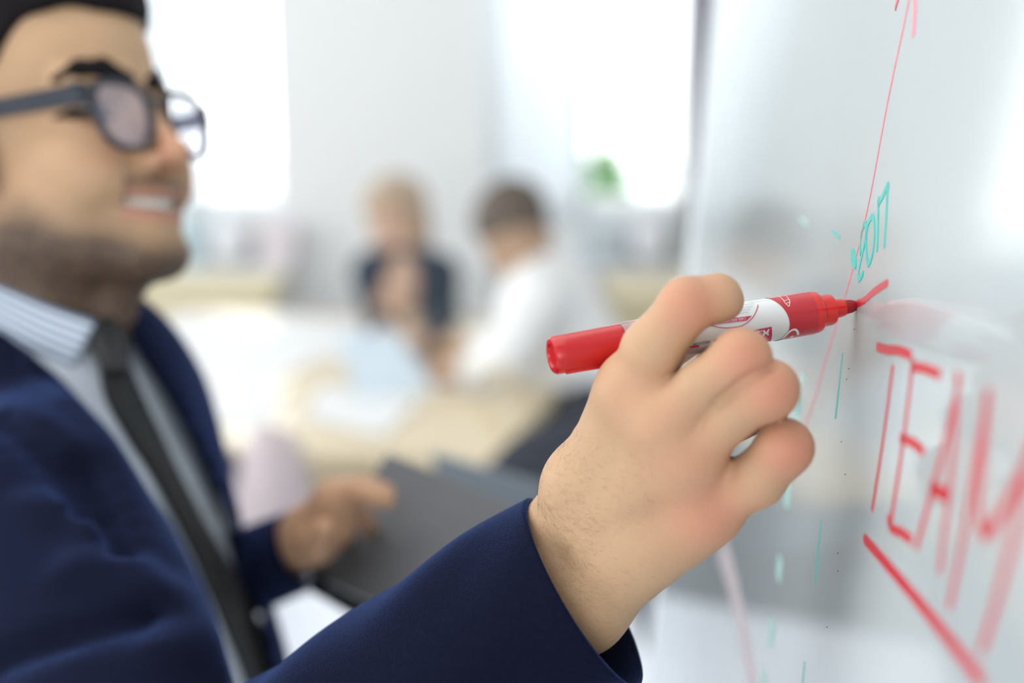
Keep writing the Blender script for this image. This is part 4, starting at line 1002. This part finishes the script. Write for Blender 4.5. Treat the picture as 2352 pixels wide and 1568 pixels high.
def seated(label, hc, Rh, sh_l, sh_r, hip, el_l, el_r, ha_l, ha_r, tgt_l, tgt_r, skin, cloth, hair_m, hairf, torso_r=.11, open_=None):
    nk = hc+Rh@np.array([-.10, 0, -.14]); mid = (np.array(sh_l)+np.array(sh_r))/2
    def body(P):
        d = far_head(P, hc, Rh); d = smin(d, cone(P, hc+Rh@np.array([-.085, 0, -.06]), mid, .052, .06), .02)
        d = smin(d, cone(P, mid-[0, 0, .05], hip, .08, .10), .04)
        for a, e, h_, t in ((sh_l, el_l, ha_l, tgt_l), (sh_r, el_r, ha_r, tgt_r)):
            d = smin(d, cone(P, a, e, .04, .034), .02); d = smin(d, cone(P, e, h_, .034, .024), .01); d = smin(d, handset(P, h_, t), .01)
        return d
    allp = np.array([hc, sh_l, sh_r, hip, el_l, el_r, ha_l, ha_r, tgt_l, tgt_r])
    V, Fc = nets(body, allp.min(0)-.2, allp.max(0)+.22, .0065)
    a = head_attrs(((V-hc)@Rh)*1000); on = (np.linalg.norm(V-hc, axis=1) < .2)
    p = np_mesh('person', V, Fc, skin, attrs=dict(red=a['red']*on, beard=z_(len(V)), lips=a['lips']*on)); tag(p, label, 'person')
    def cl(P):
        d = cone(P, mid-[0, 0, .04], hip, torso_r-.005, torso_r+.02); d = smin(d, cone(P, sh_l, sh_r, .068, .068), .05)
        for a_, e, h_ in ((sh_l, el_l, ha_l), (sh_r, el_r, ha_r)):
            hh_ = np.array(h_)+(np.array(e)-np.array(h_))*.12
            d = smin(d, cone(P, a_, e, .058, .05), .03); d = smin(d, cone(P, e, hh_, .05, .036), .015)
        d = d+.004*np.sin(P[:, 0]*60+3*np.sin(P[:, 2]*25))*np.sin(P[:, 2]*40)
        if open_ is not None: d = np.maximum(d, -open_(P))
        return d
    V, Fc = nets(cl, allp.min(0)-.2, allp.max(0)+.2, .011); np_mesh('clothing', V, Fc, cloth, p)
    V, Fc = nets(lambda P: hairf(P, hc, Rh), hc-.19, hc+.19, .007, project=False); np_mesh('hair', V, Fc, hair_m, p)
    # trousers and thighs on the seat
    hp = np.array(hip); fw = (np.array(tgt_l)+np.array(tgt_r))/2-hp; fw[2] = 0; fw /= np.linalg.norm(fw); sd = np.array([-fw[1], fw[0], 0])
    def tr_(P):
        d = ell(P, hp-[0, 0, .02], (.17, .16, .12))
        for s_ in (-1, 1):
            kn = hp+fw*.40+sd*s_*.10; kn[2] = .50; an = kn+fw*.05; an[2] = .09
            d = smin(d, cone(P, hp+sd*s_*.08, kn, .085, .062), .04); d = smin(d, cone(P, kn, an, .06, .042), .02)
        return d
    V, Fc = nets(tr_, (hp[0]-.65, hp[1]-.65, 0), hp+.65, .014); np_mesh('trousers', V, Fc, M_dtr, p)
    for s_ in (-1, 1):
        kn = hp+fw*.45+sd*s_*.10; V, Fc = nets(lambda P: smax(cone(P, np.array([kn[0], kn[1], .035])-fw*.04, np.array([kn[0], kn[1], .03])+fw*.14, .042, .034), -P[:, 2], .01), (kn[0]-.25, kn[1]-.25, -.02), (kn[0]+.25, kn[1]+.25, .12), .008); np_mesh('shoe', V, Fc, M_black, p)
    return p
M_dtr = mat('dark_trouser_cloth', (.06, .065, .08), .9)
M_skb = skin_mat('light_skin', (.66, .45, .34)); M_skc = skin_mat('tan_skin', (.56, .38, .26))
for m in (M_skb, M_skc): layer(m, 'red', (.65, .28, .22), .5); layer(m, 'lips', (.6, .25, .24), .8); layer(m, 'beard', (.06, .04, .03), .5)
M_wshirt = mat('white_shirt_cotton', (.92, .93, .93), .8, var=.02)
M_tanh = mat('light_brown_hair', (.50, .38, .27), .6, var=.2, vscale=60); M_brh = mat('dark_brown_hair', (.13, .10, .08), .6, var=.3, vscale=80)
def hair_short(P, hc, R):
    q = ((P-hc)@R)*1000; hd = head_sdf(q, False); x, y, z = q.T
    return np.maximum(np.maximum(hd-7, (62-40*ss(-x, 40, 80)-60*ss(-x, 95, 120))-z), -(hd+4))/1000
def hair_long(P, hc, R):
    q = ((P-hc)@R)*1000; hd = head_sdf(q, False); x, y, z = q.T
    lock = cone(q, np.array([-115, 0, 20.]), np.array([-120, 0, -150.]), 62, 40)
    return np.maximum(smin(np.maximum(np.maximum(hd-14, (62-30*ss(-x, 20, 50)-200*ss(-x, 55, 80))-z), -(hd+4)), lock, 20), -(head_sdf(q, False)+2))/1000
# person in the dark jacket, far side of the table
dW = 4.1
hc = W(872, 532, dW); M_dj = mat('dark_blue_grey_jacket', (.035, .05, .075), .85)
op = lambda P: np.where(P[:, 1] < hcy, -cone(P, W(915, 560, dW), W(905, 740, dW-.1), .055, .075), .1)
hcy = W(900, 640, dW)[1]+.02
seated('person in an open dark jacket seated behind the table, head tilted left', hc, Rface(math.radians(235), .25, .2), W(862, 625, dW+.03), W(1000, 632, dW+.02), W(945, 900, dW+.08), W(868, 742, dW-.03), W(1025, 748, dW-.04), toZ(890, 765, .80), toZ(960, 775, .80), toZ(870, 800, .78), toZ(930, 810, .78), M_skb, M_dj, M_tanh, hair_long, .115,
       open_=lambda P: np.where(P[:, 1] < hcy, cone(P, W(918, 570, dW-.08), W(905, 735, dW-.10), .07, .09), .1))
# person in the white shirt, bent over the right end of the table
dM = 3.35
hc2 = W(1140, 590, dM)
seated('person in a white shirt bent over the right end of the table', hc2, Rface(math.radians(228), .65, .1), W(1230, 690, dM-.16), W(1290, 655, dM+.18), W(1335, 900, dM+.08), W(1165, 810, dM-.2), W(1190, 770, dM+.2), toZ(1075, 850, .79), toZ(1080, 800, .79), toZ(1000, 860, .77), toZ(1010, 800, .77), M_skc, M_wshirt, M_brh, hair_short, .13)
SC.cycles.use_denoising = True
